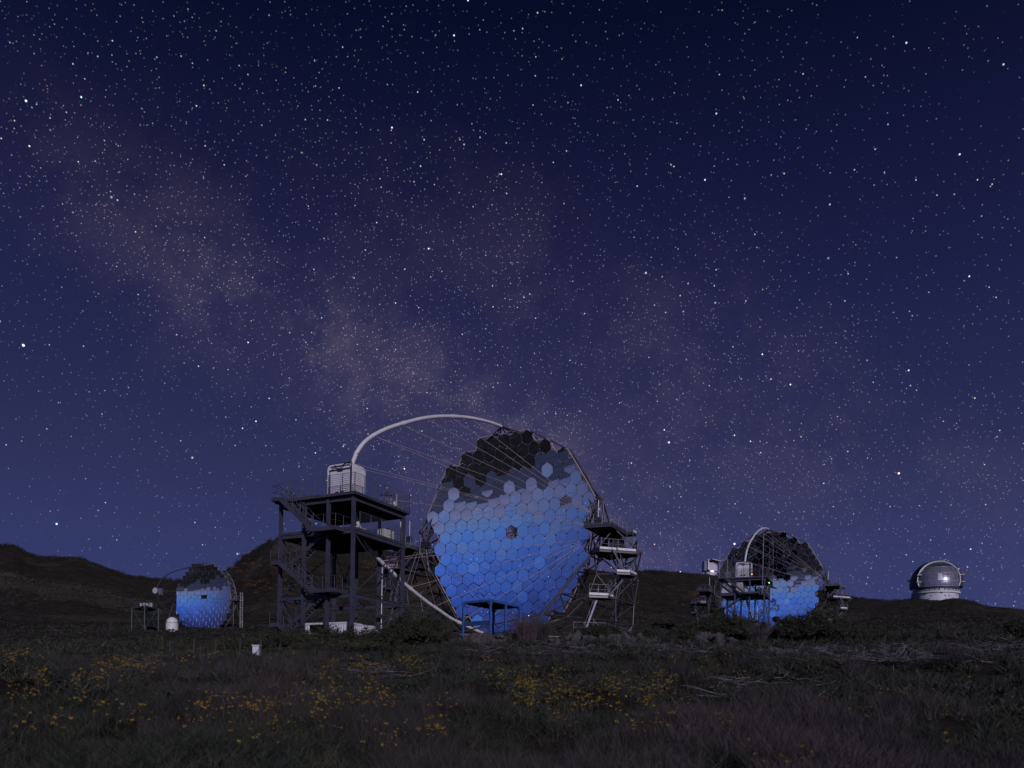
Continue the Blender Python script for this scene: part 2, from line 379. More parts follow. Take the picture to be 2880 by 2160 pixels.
bp = t.nodes.new("ShaderNodeBump"); bp.inputs['Strength'].default_value = 0.8; bp.inputs['Distance'].default_value = 0.6
t.links.new(gnoise(0.7, 8), bp.inputs['Height']); t.links.new(bp.outputs[0], b.inputs['Normal'])

thf = np.concatenate([np.linspace(-math.pi, -0.85, 70)[:-1], np.linspace(-0.85, -0.62, 30)[:-1], np.linspace(-0.62, 0.62, 760)[:-1],
                      np.linspace(0.62, 0.85, 30)[:-1], np.linspace(0.85, math.pi, 70)])
rdf = np.concatenate([np.geomspace(0.8, 30, 90)[:-1], np.geomspace(30, 250, 120)[:-1], np.linspace(250, 820, 150)[:-1], np.geomspace(820, 3500, 24)])
ground = polar_sheet('ground', thf, rdf, gm, lambda X, Y: G(X, Y) + rough(X, Y))

# sea of clouds far below the mountain
cm = bpy.data.materials.new("cloud_sea"); cm.use_nodes = True; t = cm.node_tree; b = t.nodes['Principled BSDF']; b.inputs['Roughness'].default_value = 1
gc = t.nodes.new("ShaderNodeTexCoord")
r3 = t.nodes.new("ShaderNodeValToRGB"); e = r3.color_ramp.elements
e[0].position = 0.36; e[0].color = (0.008, 0.028, 0.075, 1); e[1].position = 0.72; e[1].color = (0.075, 0.11, 0.22, 1)
t.links.new(gnoise(0.0007, 8), r3.inputs[0]); t.links.new(r3.outputs[0], b.inputs['Base Color'])
polar_sheet('sea_of_clouds', np.linspace(-math.pi, math.pi, 97), np.geomspace(2000, 140000, 60), cm,
            lambda X, Y: -1150 + 60 * fbm_grid(X, Y, 3000, 3, 5), 'structure')

# ------------------------------------------------------------------ mass scattering (joined real geometry)
def mass(name, templates, P, S, A, mats, label=None, parent=None, kind='stuff', tilt=0.0, matid=None, sub=None):
    """templates: list of (V, F(tris), matindex per face); P positions (n,3), S scales (n,) or (n,3), A z-rotations"""
    n = len(P); S = np.asarray(S, float); S = np.repeat(S[:, None], 3, 1) if S.ndim == 1 else S
    pick = (sub if sub is not None else rng.integers(0, len(templates), n)); Vs, Fs, Ms = [], [], []; base = 0
    for k, (V, F, Mi) in enumerate(templates):
        idx = np.where(pick == k)[0]
        if not len(idx): continue
        c, s = np.cos(A[idx]), np.sin(A[idx]); v = V[None] * S[idx][:, None]
        if tilt:
            tx = rng.normal(0, tilt, len(idx))[:, None]; ty = rng.normal(0, tilt, len(idx))[:, None]
            v = v.copy(); v[..., 0] += v[..., 2] * tx; v[..., 1] += v[..., 2] * ty
        w = np.stack([v[..., 0] * c[:, None] - v[..., 1] * s[:, None], v[..., 0] * s[:, None] + v[..., 1] * c[:, None], v[..., 2]], -1) + P[idx][:, None]
        Vs.append(w.reshape(-1, 3)); nv = len(V)
        Fs.append((F[None] + (base + np.arange(len(idx)) * nv)[:, None, None]).reshape(-1, 3)); base += len(idx) * nv
        mi = np.tile(Mi, len(idx)) if matid is None else np.repeat(matid[idx], len(F)); Ms.append(mi)
    V = np.concatenate(Vs); F = np.concatenate(Fs); Mi = np.concatenate(Ms)
    me = bpy.data.meshes.new(name); me.vertices.add(len(V)); me.vertices.foreach_set('co', V.ravel().astype(np.float32))
    me.loops.add(F.size); me.loops.foreach_set('vertex_index', F.ravel().astype(np.int32))
    me.polygons.add(len(F)); me.polygons.foreach_set('loop_start', np.arange(0, F.size, 3, dtype=np.int32))
    me.polygons.foreach_set('material_index', Mi.astype(np.int32)); me.update(calc_edges=True)
    for k in mats: me.materials.append(MT[k])
    o = link(name, me, parent)
    if kind: o['kind'] = kind
    if label: o['label'] = label
    return o
def T_tuft(nb, hgt, spread, w, lean, seed, seg=2):
    r = np.random.default_rng(seed); V, F = [], []
    for _ in range(nb):
        a = r.uniform(0, 6.28); o = np.array([math.cos(a), math.sin(a), 0]) * r.uniform(0, spread); L_ = hgt * r.uniform(0.55, 1.1)
        a2 = a + r.normal(0, 0.8); d = np.array([math.cos(a2), math.sin(a2), 0]); ln = lean * r.uniform(0.2, 1.2) * L_; p = r.uniform(0, 6.28)
        x = np.array([math.cos(p), math.sin(p), 0]) * w / 2; b = len(V)
        for k in range(seg + 1):
            t_ = k / seg; c = o + d * ln * t_ ** 2 + np.array([0, 0, L_ * (t_ - 0.18 * lean * t_ * t_)])
            if k < seg: V += [c - x * (1 - 0.5 * t_), c + x * (1 - 0.5 * t_)]
            else: V.append(c)
        for k in range(seg - 1): q = b + 2 * k; F += [(q, q + 1, q + 3), (q, q + 3, q + 2)]
        q = b + 2 * (seg - 1); F.append((q, q + 1, q + 2))
    return np.array(V), np.array(F), np.zeros(len(F), int)
def T_clump(nl, rx, rz, leaf, seed, mid=0, up=0.5):
    r = np.random.default_rng(seed); V, F = [], []
    for _ in range(nl):
        d = r.normal(size=3); d[2] = abs(d[2]) * 1.0; d /= np.linalg.norm(d); q = r.uniform(0.45, 1.0) ** 0.5
        c = np.array([d[0] * rx, d[1] * rx, d[2] * rz]) * q; a = r.normal(size=3); a /= np.linalg.norm(a); a2 = np.cross(a, r.normal(size=3)); a2 /= np.linalg.norm(a2)
        s = leaf * r.uniform(0.5, 1.4); b = len(V); V += [c + a * s, c - a * s * 0.6 + a2 * s * 0.5, c - a * s * 0.6 - a2 * s * 0.5]; F.append((b, b + 1, b + 2))
    return np.array(V), np.array(F), np.full(len(F), mid)
def T_flower(seed, r_=1.0):
    r = np.random.default_rng(seed); V, F = [], []
    for _ in range(5):
        c = r.normal(0, 0.55, 3) * r_; c[2] = abs(c[2]) * 0.5; 
        for k in range(2):
            a = r.normal(size=3); a /= np.linalg.norm(a); a2 = np.cross(a, r.normal(size=3)); a2 /= np.linalg.norm(a2); b = len(V)
            V += [c + a * 0.42 * r_, c - a * 0.3 * r_ + a2 * 0.35 * r_, c - a * 0.3 * r_ - a2 * 0.35 * r_]; F.append((b, b + 1, b + 2))
    return np.array(V), np.array(F), np.zeros(len(F), int)
TUFT = [T_tuft(15, 1.0, 0.20, 0.016, 0.55, s) for s in range(7)]
TUFTW = [T_tuft(14, 1.0, 0.25, 0.026, 0.9, s + 20) for s in range(5)]
CLUMP = [T_clump(26, 1.0, 0.75, 0.16, s) for s in range(5)]
CLUMPF = [T_clump(42, 1.0, 0.8, 0.10, s + 40) for s in range(5)]
FLW = [T_flower(s) for s in range(5)]

# ================================================================== THE LARGE HEXAGON-MIRROR TELESCOPES
CD = np.array([-0.5361, 101.0281, 21.3622]); AZ, ELV, TW = -0.5019, -0.0948, 0.0078
nV = np.array([math.sin(AZ) * math.cos(ELV), -math.cos(AZ) * math.cos(ELV), math.sin(ELV)])
hV = np.array([math.cos(AZ), math.sin(AZ), 0]); vV = np.cross(nV, hV); vV = -vV if vV[2] < 0 else vV
gV = np.array([math.sin(AZ), -math.cos(AZ), 0])
h2 = math.cos(TW) * hV + math.sin(TW) * vV; v2 = -math.sin(TW) * hV + math.cos(TW) * vV
B1 = np.array([CD[0], CD[1], 7.4])
def Q(h, g, z):                       # telescope frame: right, forward, absolute height -> coordinates of its root
    return CD * (1, 1, 0) + h * hV + g * gV + np.array([0, 0, z]) - B1
PITCHX = 1.54
def dish(x, y, off=0.0):
    s = (x * x + y * y) / 112
    nn = unit(nV - (x * h2 + y * v2) / 56)
    return CD + x * h2 + y * v2 + s * nV + off * nn - B1, nn
ROWS = {8: 4, 7: 7, 6: 10, 5: 11, 4: 12, 3: 13, 2: 14, 1: 13, 0: 12, -1: 13, -2: 12, -3: 13, -4: 12, -5: 11, -6: 10, -7: 9, -8: 6, -9: 5}
CELLS = [(i, j) for j, m in ROWS.items() for i in range(-m, m + 1, 2) if (i, j) != (0, 0)]
def hex_mesh():
    m = MB(); R_ = 1.496 / math.sqrt(3); t = 0.05
    rings = [[np.zeros(3)]]
    for k in (1, 2, 3):
        ring = []
        for c in range(6):
            a, b = [np.array([math.cos(math.radians(90 + 60 * q)), math.sin(math.radians(90 + 60 * q)), 0]) * R_ * k / 3 for q in (c, c + 1)]
            ring += [a + (b - a) * s / k for s in range(k)]
        rings.append(ring)
    V = [p for rg in rings for p in rg]; V = [np.array([p[0], p[1], (p[0] ** 2 + p[1] ** 2) / 114]) for p in V]
    st = [0, 1, 7, 19]; F = [(0, 1 + q, 1 + (q + 1) % 6) for q in range(6)]
    for k in (2, 3):
        a0, b0, na, nb = st[k - 1], st[k], 6 * (k - 1), 6 * k
        for c in range(6):
            for s in range(k):
                o1 = b0 + (c * k + s) % nb; o2 = b0 + (c * k + s + 1) % nb; i1 = a0 + (c * (k - 1) + s) % na
                F.append((i1, o1, o2))
                if s < k - 1: F.append((i1, o2, a0 + (c * (k - 1) + s + 1) % na))
    m.add(V, F, 'mirror', True)
    cor = [V[19 + 3 * c] for c in range(6)]; low = [p - np.array([0, 0, t]) for p in cor]
    m.add(cor + low, [(c, 6 + c, 6 + (c + 1) % 6, (c + 1) % 6) for c in range(6)] + [(11, 10, 9, 8, 7, 6)], 'edge')
    # the actuator bracket that shows at the lower corner
    return m.mesh('mirror_facet')
_nj = MB().ball((0, 0, 0), 0.17, 'truss').mesh('node_joint')
def node_joint(p, part): return link('node_joint', _nj, part, p)
def arch_pt(px, py):
    d = ray(px, py); P = d * ((CD @ hV) / (d @ hV)); return P - B1
def build_lst():
    root = thing('telescope', 'largest, nearest telescope: big dish of blue hexagonal mirrors under a white curved arch', 'telescope', B1)
    hm = hex_mesh(); R0 = np.random.default_rng(3)
    for (i, j) in CELLS:
        x, y = i * PITCHX / 2, j * PITCHX * math.sqrt(3) / 2
        sg = 0.030 if R0.random() < 0.16 else 0.009
        p, nn = dish(x, y, 0.0); nn = unit(nn + (0.030 + R0.normal(0, sg)) * v2 + R0.normal(0, sg) * h2)
        X = unit(h2 - nn * (h2 @ nn)); Y = np.cross(nn, X)
        o = link('mirror_facet', hm, root)
        o.matrix_local = Matrix(((X[0], Y[0], nn[0], p[0]), (X[1], Y[1], nn[1], p[1]), (X[2], Y[2], nn[2], p[2]), (0, 0, 0, 1)))
    # space frame behind the mirrors
    fr = MB(); S = set(CELLS) | {(0, 0)}
    P1 = {c: dish(c[0] * PITCHX / 2, c[1] * PITCHX * 0.866, -0.55)[0] for c in S}
    P2 = {c: dish(c[0] * PITCHX / 2, c[1] * PITCHX * 0.866, -2.3)[0] for c in S if (c[1] % 2 == 0 and (c[0] + c[1]) % 4 == 0)}
    for c in S:
        for dx, dy in ((2, 0), (1, 1), (-1, 1)):
            q = (c[0] + dx, c[1] + dy)
            if q in S: fr.tube(P1[c], P1[q], 0.045, 'truss', 5, cap=False)
    for c in P2:
        for dx, dy in ((4, 0), (2, 2), (-2, 2)):
            q = (c[0] + dx, c[1] + dy)
            if q in P2: fr.tube(P2[c], P2[q], 0.07, 'truss', 5, cap=False)
        for dx, dy in ((1, 1), (-1, 1), (1, -1), (-1, -1)):
            q = (c[0] + dx, c[1] + dy)
            if q in P1: fr.tube(P2[c], P1[q], 0.05, 'truss', 5, cap=False)
    for (i, j) in CELLS:      # small dark actuator plates at alternate corners
        x, y = i * PITCHX / 2, j * PITCHX * 0.866 - 0.91
        a, nn = dish(x - 0.15, y - 0.05, 0.02); b_, _ = dish(x + 0.15, y - 0.05, 0.02); c_, _ = dish(x, y + 0.08, 0.02)
        fr.add([a, c_, b_], [(0, 1, 2)], 'black')
    fr.build('dish_frame', root)['kind'] = 'stuff'
    # rim: facets with an open side
    bnd = []
    for c in S:
        miss = [d for d in ((2, 0), (1, 1), (-1, 1), (-2, 0), (-1, -1), (1, -1)) if (c[0] + d[0], c[1] + d[1]) not in S]
        if miss:
            x, y = c[0] * PITCHX / 2, c[1] * PITCHX * 0.866; r_ = math.hypot(x, y); bnd.append((math.atan2(y, x), x * (1 + 0.85 / r_), y * (1 + 0.85 / r_)))
    bnd.sort(); rim = [dish(x, y, -0.1)[0] for _, x, y in bnd]; rimb = [dish(x * 0.975, y * 0.975, -1.3)[0] for _, x, y in bnd]
    pt = root and link('rim_truss', MB().ball(rim[0], 0.16, 'dark').mesh('rim_truss'), root)
    for k in range(0, len(rim)):
        q = (k + 1) % len(rim)
        strut('tube', rim[k], rim[q], 0.075, 'cable', pt)
        if k % 2 == 0: strut('tube', rimb[k], rimb[(k + 2) % len(rim)], 0.075, 'truss', pt)
        strut('tube', rimb[k - k % 2], rim[k], 0.05, 'truss', pt)
    # centre of the dish: an open cell with a spider
    hb = MB(); c0, nn = dish(0, 0, -0.9); hb.box(c0 + np.array([0.1, 0, -0.35]), (0.55, 0.4, 0.3), 'dark')
    for k in range(6):
        a = math.radians(60 * k + 30); e0, _ = dish(0.75 * math.cos(a), 0.75 * math.sin(a), 0.0); hb.tube(e0, c0, 0.045, 'cable', 6); hb.tube(e0, c0 - nn * 1.2, 0.04, 'truss', 6)
    hb.tube(dish(-0.75, -0.7, 0)[0], dish(0.75, -0.7, 0)[0], 0.06, 'galv', 6)
    hb.build('centre_spider', root)
    # the arch, traced point by point in the vertical plane of the optical axis
    up = [(987.5, 1325), (987.5, 1316.7), (993, 1298.6), (1002, 1276), (1014.6, 1255.6), (1031.6, 1237.5), (1056.5, 1220.6), (1092.6, 1203.6), (1135.6, 1190),
          (1183, 1177.6), (1229.5, 1171.5), (1273, 1171), (1313.6, 1174), (1346, 1179.7), (1378.7, 1187.8), (1411, 1199.5)]
    lo = [(996, 1440), (1003, 1462), (1014, 1492), (1030, 1528), (1050, 1556), (1075, 1583), (1101, 1607), (1124.6, 1630.5), (1154.4, 1656), (1200, 1692.4), (1240, 1720), (1266, 1738),
          (1291, 1751), (1316, 1763), (1348.5, 1777), (1372, 1786), (1400, 1797)]
    for nm, pts in (('upper_arch', up), ('lower_arch', lo)):
        A_ = [arch_pt(*q) for q in pts]
        fine = []
        for k in range(len(A_) - 1):
            p0, p1, p2, p3 = A_[max(k - 1, 0)], A_[k], A_[k + 1], A_[min(k + 2, len(A_) - 1)]
            for t_ in (0, 1 / 3, 2 / 3):
                fine.append(0.5 * (2 * p1 + (p2 - p0) * t_ + (2 * p0 - 5 * p1 + 4 * p2 - p3) * t_ ** 2 + (3 * p1 - p0 - 3 * p2 + p3) * t_ ** 3))
        fine.append(A_[-1])
        a = MB().path(fine, 0.185, 'arch', 14).build(nm, root)
        for idx in ((3, 8, 11) if nm == 'upper_arch' else (8, 12)):
            k = idx * 3; d = unit(fine[k + 1] - fine[k - 1]); MB().tube(fine[k] - d * 0.22, fine[k] + d * 0.22, 0.215, 'arch', 14).build('flange', a)
        if nm == 'lower_arch':
            for k in range(6, len(fine) - 1, 2):
                d = unit(fine[k + 1] - fine[k - 1]); MB().tube(fine[k] - d * 0.015, fine[k] + d * 0.015, 0.195, 'dark', 14).build('seam_ring', a)
        else:
            k = 9; MB().ball(fine[k] + hV * 0.16, 0.1, 'black').build('lens_port', a)
    top = arch_pt(1411, 1199.5); tj = MB()
    for q in ((-3.2, 10.6), (3.2, 10.9), (-1.2, 11.5), (1.2, 11.5)):
        e0, _ = dish(*q, -0.2); tj.tube(top, e0, 0.07, 'dark', 6)
        e1, _ = dish(q[0] * 0.6, q[1], -1.9); tj.tube(top, e1, 0.07, 'truss', 6)
    tj.tube(top - gV * 0.1, dish(0.3, 11.4, -0.8)[0] + np.array([0, 0, 0.5]), 0.12, 'truss', 8); tj.ball(top, 0.26, 'dark')
    tj.build('arch_hinge', root)
    # camera housing at the focus
    bc = Q(0, 30.65, 19.72); ax = (hV, gV, np.array([0, 0, 1.0])); m = MB(); W_, Dp, H_ = 2.9, 2.1, 3.05; rc = 0.38
    prof = []
    for cx_, cz_, a0 in ((W_ / 2 - rc, H_ / 2 - rc, 0), (-W_ / 2 + rc, H_ / 2 - rc, 90), (-W_ / 2 + rc, -H_ / 2 + rc, 180), (W_ / 2 - rc, -H_ / 2 + rc, 270)):
        prof += [(cx_ + rc * math.cos(math.radians(a0 + s * 22.5)), cz_ + rc * math.sin(math.radians(a0 + s * 22.5))) for s in range(5)]
    secs = [(-Dp / 2, 0.86), (-Dp / 2 + 0.18, 0.96), (-Dp / 2 + 0.45, 1.0), (Dp / 2 - 0.06, 1.0), (Dp / 2, 0.975), (Dp / 2, 0.90), (Dp / 2 - 0.16, 0.88)]
    npf = len(prof); V = [bc + hV * x * k + gV * yy + np.array([0, 0, z * k]) for yy, k in secs for x, z in prof]
    m.add(V, [(s * npf + i, (s + 1) * npf + i, (s + 1) * npf + (i + 1) % npf, s * npf + (i + 1) % npf) for s in range(len(secs) - 1) for i in range(npf)], 'white', False)
    m.add(V, [tuple(range(npf)), tuple(range(len(V) - 1, len(V) - 1 - npf, -1))], 'white')
    body = m.build('camera_housing', root)
    fz = lambda x, y, z: bc + hV * x + gV * (Dp / 2 + y) + np.array([0, 0, z])
    MB().box(fz(-0.58, -0.1, -0.1), (1.08, 0.05, 2.05), 'white', ax).build('rear_door', body)
    MB().box(fz(0.58, -0.1, -0.1), (1.08, 0.05, 2.05), 'white', ax).build('rear_door', body)
    t_ = MB().box(fz(0, -0.04, 1.02), (2.5, 0.06, 0.10), 'black', ax).box(fz(0, -0.04, 0.92), (0.6, 0.09, 0.14), 'dark', ax)
    t_.box(fz(-1.2, -0.05, 0), (0.05, 0.05, 2.1), 'black', ax).box(fz(1.2, -0.05, 0), (0.05, 0.05, 2.1), 'black', ax).build('door_frame', body)
    t_ = MB(); pp = [fz(-0.9 + 0.24 * k, 0.05, 1.2 + 0.10 * math.sin(k * 1.1) + 0.03 * k) for k in range(10)]; t_.path(pp, 0.05, 'black', 6)
    t_.path([fz(1.38, 0.03, 1.5), fz(1.41, 0.05, 0.6), fz(1.38, 0.05, -0.6), fz(1.4, 0.03, -1.5)], 0.055, 'black', 6); t_.path([fz(-1.3, -0.2, 1.58), fz(0, -0.3, 1.62), fz(1.3, -0.1, 1.56)], 0.045, 'black', 6)
    t_.build('hose', body)
    for x, z in ((-0.25, -1.05), (0.35, -1.0)):
        MB().tube(fz(x - 0.12, 0.03, z), fz(x + 0.12, 0.03, z), 0.10, 'black', 8).build('door_handle', body)
    # guy cables from the arch to the sides of the dish
    TR1, TR2, TR3 = Q(11.6, 2.5, 22.1), Q(11.0, 2.9, 20.7), Q(11.6, 2.6, 19.1)
    TL1, TL2, TL3 = Q(-11.5, 2.4, 22.6), Q(-11.2, 2.8, 21.0), Q(-11.7, 2.6, 19.3)
    U = [arch_pt(*q) for q in ((999, 1305), (1058, 1229), (1136, 1197), (1207, 1181), (1273, 1177), (1333, 1183))]
    Lw = [arch_pt(*q) for q in ((1073, 1578), (1154, 1652), (1225, 1705), (1291, 1752), (1335, 1771))]
    bx = [bc + hV * 1.4 + np.array([0, 0, z]) for z in (1.2, -1.2)]; bl = [bc - hV * 1.4 + np.array([0, 0, z]) for z in (1.2, -1.2)]
    for a, b_ in [(U[1], TR1), (U[2], TR1), (U[3], TR1), (U[4], TR1), (U[5], TR1), (U[0], TR2), (U[1], TR2), (bx[0], TR2), (bx[1], TR2), (Lw[0], TR2), (Lw[0], TR3), (Lw[1], TR3), (Lw[2], TR3),
                 (Lw[3], TR3), (Lw[4], TR3), (U[1], TL1), (U[2], TL1), (U[3], TL1), (U[4], TL1), (U[5], TL1), (bl[0], TL2), (bl[1], TL2), (Lw[0], TL2), (Lw[1], TL3), (Lw[2], TL3), (Lw[3], TL3)]:
        thin = b_ is TL1
        strut('cable', a, b_, 0.012 if thin else 0.021, 'cable', root)
    # wings that carry the elevation bearings, one each side
    for s in (1, -1):
        w = MB(); hub = Q(12.5 * s, 0.4, 20.6); w.tube(hub - hV * 0.5, hub + hV * 0.5, 0.5, 'dark', 12); w.ball(Q(11.9 * s, 2.3, 21.9), 0.33, 'black')
        part = w.build('bearing_wing', root)
        apex = Q(12.2 * s, 0.6, 23.9); tie = Q(11.9 * s, 2.3, 21.9); low = Q(11.9 * s, 2.6, 19.1); bot = Q(12.0 * s, 0.2, 17.0)
        E = [dish(x * s, y, -0.6)[0] for x, y in ((9.6, 5.6), (10.2, 3.6), (10.9, 1.3), (10.9, -1.3), (10.4, -3.6), (9.6, -5.6))]
        for a, b_, r_ in [(apex, tie, .11), (apex, hub, .12), (tie, hub, .12), (low, hub, .11), (bot, hub, .13), (bot, low, .10), (apex, E[0], .10), (apex, E[1], .09), (tie, E[1], .08), (tie, E[2], .08),
                          (hub, E[0], .09), (hub, E[1], .10), (hub, E[2], .10), (hub, E[3], .10), (hub, E[4], .10), (low, E[3], .08), (low, E[4], .08), (bot, E[4], .10), (bot, E[5], .09), (tie, low, .07), (apex, Q(11.9 * s, -2.2, 22), .1), (Q(11.9 * s, -2.2, 22), hub, .1)]:
            strut('tube', a, b_, r_, 'truss', part)
    # the two side towers of the rotating undercarriage
    nd = dict(a1=(13, 4.6, 17.2), a2=(12, 6.9, 14.75), a3=(11, 8.9, 12.2), a4=(10, 11, 9.8), a5=(9.3, 12.8, 7.7), b2=(13, 3.8, 14.9), b3=(12.3, 4.2, 12.5), b4=(11, 6.7, 9.95), b5=(12.2, 2.4, 10.0), b6=(12.3, 3, 7.6),
              c2=(15.5, 2.7, 14.9), c3=(15, 2.9, 12.2), c4=(15, 2.7, 9.8), c5=(14, 1.8, 7.6), d1=(17.7, 2.4, 17.2), d2=(16.4, 0.6, 14.7), t1=(12.6, 1.8, 20.0), e1=(14.9, 3.6, 19.8), e2=(15.0, 0.8, 18.2))
    mem = 'a1a2 a2a3 a3a4 a4a5 a2b2 b2c2 a3b3 b3c3 a4b4 b4b5 b5c4 a1b2 b2b3 b2c3 a2b3 b3a4 b3b5 b3b4 c3c4 c3b5 c3d2 c2c3 d2d1 d1c2 c4c5 b5b6 b5c5 a1t1 t1b2 a1d1 c2d2 e1a1 e1d1 a2b2 t1e2 e2a1 a3b4 c2a1 b4a5 b4b6'.split()
    ndb = dict(nd); ndb['d1'] = (15.5, 1.5, 17.2); ndb['d2'] = (15.4, 0.6, 14.7)
    for s in (1, -1):
        tp = MB()
        tp.box(Q(13.4 * s, 0, 18.6), (1.7, 2.6, 2.0), 'black', ax).tube(Q(13.4 * s, 0, 18.6), Q(13.4 * s, 0, 20.2), 0.55, 'dark', 10).box(Q(14.0 * s, 1.2, 18.1), (2.0, 0.3, 1.2), 'dark', ax)
        for k in nd:
            pass
        part = tp.build('side_tower', root)
        for k in nd:
            for sg, dd_ in ((1, nd), (-1, ndb)): node_joint(Q(dd_[k][0] * s, dd_[k][1] * sg, dd_[k][2]), part)
        for e_ in mem:
            thick = e_[0] == 'a' and e_[2] == 'a'
            for sg, dd_ in ((1, nd), (-1, ndb)):
                p, q = dd_[e_[:2]], dd_[e_[2:]]
                strut('tube', Q(p[0] * s, p[1] * sg, p[2]), Q(q[0] * s, q[1] * sg, q[2]), 0.15 if thick else 0.085, 'truss', part)
        for k in ('b2', 'b3', 'c2', 'c3', 'c4', 'b5', 'a4', 't1', 'a3'):
            p = nd[k]; strut('tube', Q(p[0] * s, p[1], p[2]), Q(p[0] * s, -p[1], p[2]), 0.08, 'truss', part)
        def deck(poly, z, kicks, kmat='kick', nm='platform'):
            d = MB(); top = [Q(a * s, b_, z) for a, b_ in poly]; bt = [Q(a * s, b_, z - 0.12) for a, b_ in poly]; n_ = len(poly)
            d.add(top + bt, [tuple(range(n_)), tuple(range(2 * n_ - 1, n_ - 1, -1))] + [(i, n_ + i, n_ + (i + 1) % n_, (i + 1) % n_) for i in range(n_)], 'dark')
            for i in range(n_):
                p, q = poly[i], poly[(i + 1) % n_]
                d.beam(Q(p[0] * s, p[1], z - 0.2), Q(q[0] * s, q[1], z - 0.2), 0.1, 0.16, 'truss')
            o_ = d.build(nm, part); r_ = MB()
            for i in range(n_):
                p, q = np.array(poly[i]), np.array(poly[(i + 1) % n_]); ln = np.linalg.norm(q - p); k_ = max(1, int(ln / 0.95))
                if kicks[i] is None: continue
                for zz, rr in ((1.15, .03), (0.6, .022)): r_.tube(Q(p[0] * s, p[1], z + zz), Q(q[0] * s, q[1], z + zz), rr, 'galv', 5)
                for t2 in range(k_ + 1):
                    c = p + (q - p) * t2 / k_; r_.tube(Q(c[0] * s, c[1], z), Q(c[0] * s, c[1], z + 1.15), 0.03, 'galv', 5)
                if kicks[i]: r_.beam(Q(p[0] * s, p[1], z + 0.14), Q(q[0] * s, q[1], z + 0.12), 0.03, 0.24, kicks[i])
            r_.build('railing', part)
        deck([(12.4, 5.9), (15.3, 5.6), (15.3, 0.9), (16.1, 0.9), (16.1, -0.2), (12.4, -0.2)], 19.9, ['truss', 'truss', None, 'kick', 'truss', 'truss'])
        deck([(13.2, 5.4), (14.3, 6.1), (17.4, 3.2), (16.9, 1.5), (13.2, 0.8)], 17.2, ['truss', 'kick', 'truss', 'truss', None])
        deck([(15.7, 4.5), (16.9, 3.6), (16.9, 1.6), (15.7, 1.6)], 14.9, ['kick', 'kick', '', None])
        deck([(13.2, 6.1), (14.9, 4.9), (14.9, 3.4), (13.2, 3.4)], 12.3, ['kick', 'kick', None, None])
        deck([(11.6, 6.5), (14.5, 4.5), (14.5, -4.5), (11.6, -6)], 8.2, ['', '', '', None])
        for p, q, n_ in (((15.2, 5.2, 17.15), (16.0, 3.7, 14.95), 9), ((15.8, 2.2, 14.9), (14.6, 4.4, 12.35), 10), ((13.6, 4.6, 12.3), (12.4, 5.2, 8.4), 14)):
            p, q = Q(p[0] * s, p[1], p[2]), Q(q[0] * s, q[1], q[2]); sd = unit(np.cross(q - p, (0, 0, 1))); st = MB()
            for o_ in (-0.38, 0.38): st.beam(p + sd * o_, q + sd * o_, 0.06, 0.2, 'galv')
            for k in range(n_): c = p + (q - p) * (k + 0.5) / n_; st.box(c, (0.76, 0.2, 0.03), 'dark', (sd, np.cross((0, 0, 1), sd), np.array([0, 0, 1.0])))
            st.build('stair_flight', part)
            for o_ in (-0.38, 0.38):
                hr = MB().tube(p + sd * o_ + np.array([0, 0, 1]), q + sd * o_ + np.array([0, 0, 1]), 0.025, 'galv', 5)
                for k in range(4): c = p + (q - p) * k / 3 + sd * o_; hr.tube(c, c + np.array([0, 0, 1]), 0.022, 'galv', 5)
                hr.build('handrail', part)
        st = MB()
        for k in range(9): c = Q(15.75 * s, 0.9, 17.35 + 0.33 * k); st.box(c, (0.72, 0.05, 0.06), 'galv', ax)
        for o_ in (-0.36, 0.36): st.tube(Q(15.75 * s, 0.9, 17.2) + hV * o_, Q(15.75 * s, 0.9, 21) + hV * o_, 0.04, 'truss', 6)
        st.build('ladder', part)
        MB().tube(Q(12.9 * s, 3.4, 21.3), Q(12.9 * s, 3.4, 23.2), 0.05, 'kick', 6).box(Q(12.9 * s, 3.45, 20.9), (0.75, 0.4, 0.7), 'dark', ax).build('sensor_box', part)
    base = MB()
    for k in range(6):
        a = math.radians(60 * k + 30); a2 = math.radians(60 * k + 90); p, q = Q(12.4 * math.cos(a), 12.4 * math.sin(a), 7.75), Q(12.4 * math.cos(a2), 12.4 * math.sin(a2), 7.75)
        base.tube(p, q, 0.16, 'truss', 8); base.tube(p, Q(0, 0, 8.3), 0.14, 'truss', 8); base.box(p - np.array([0, 0, 0.35]), (1.2, 1.6, 0.8), 'dark', ax)
    for s in (1, -1):
        for sg in (1, -1):
            base.tube(Q(10 * s, 11 * sg, 9.8), Q(0, 12.4 * sg, 7.9), 0.09, 'truss', 6); base.tube(Q(12.2 * s, 2.4 * sg, 10.0), Q(4 * s, 4 * sg, 8), 0.08, 'truss', 6); base.tube(Q(11 * s, 6.7 * sg, 9.95), Q(6.2 * s, 10.7 * sg, 7.8), 0.08, 'truss', 6)
    base.build('rotating_base', root)
    return root
lst = build_lst()

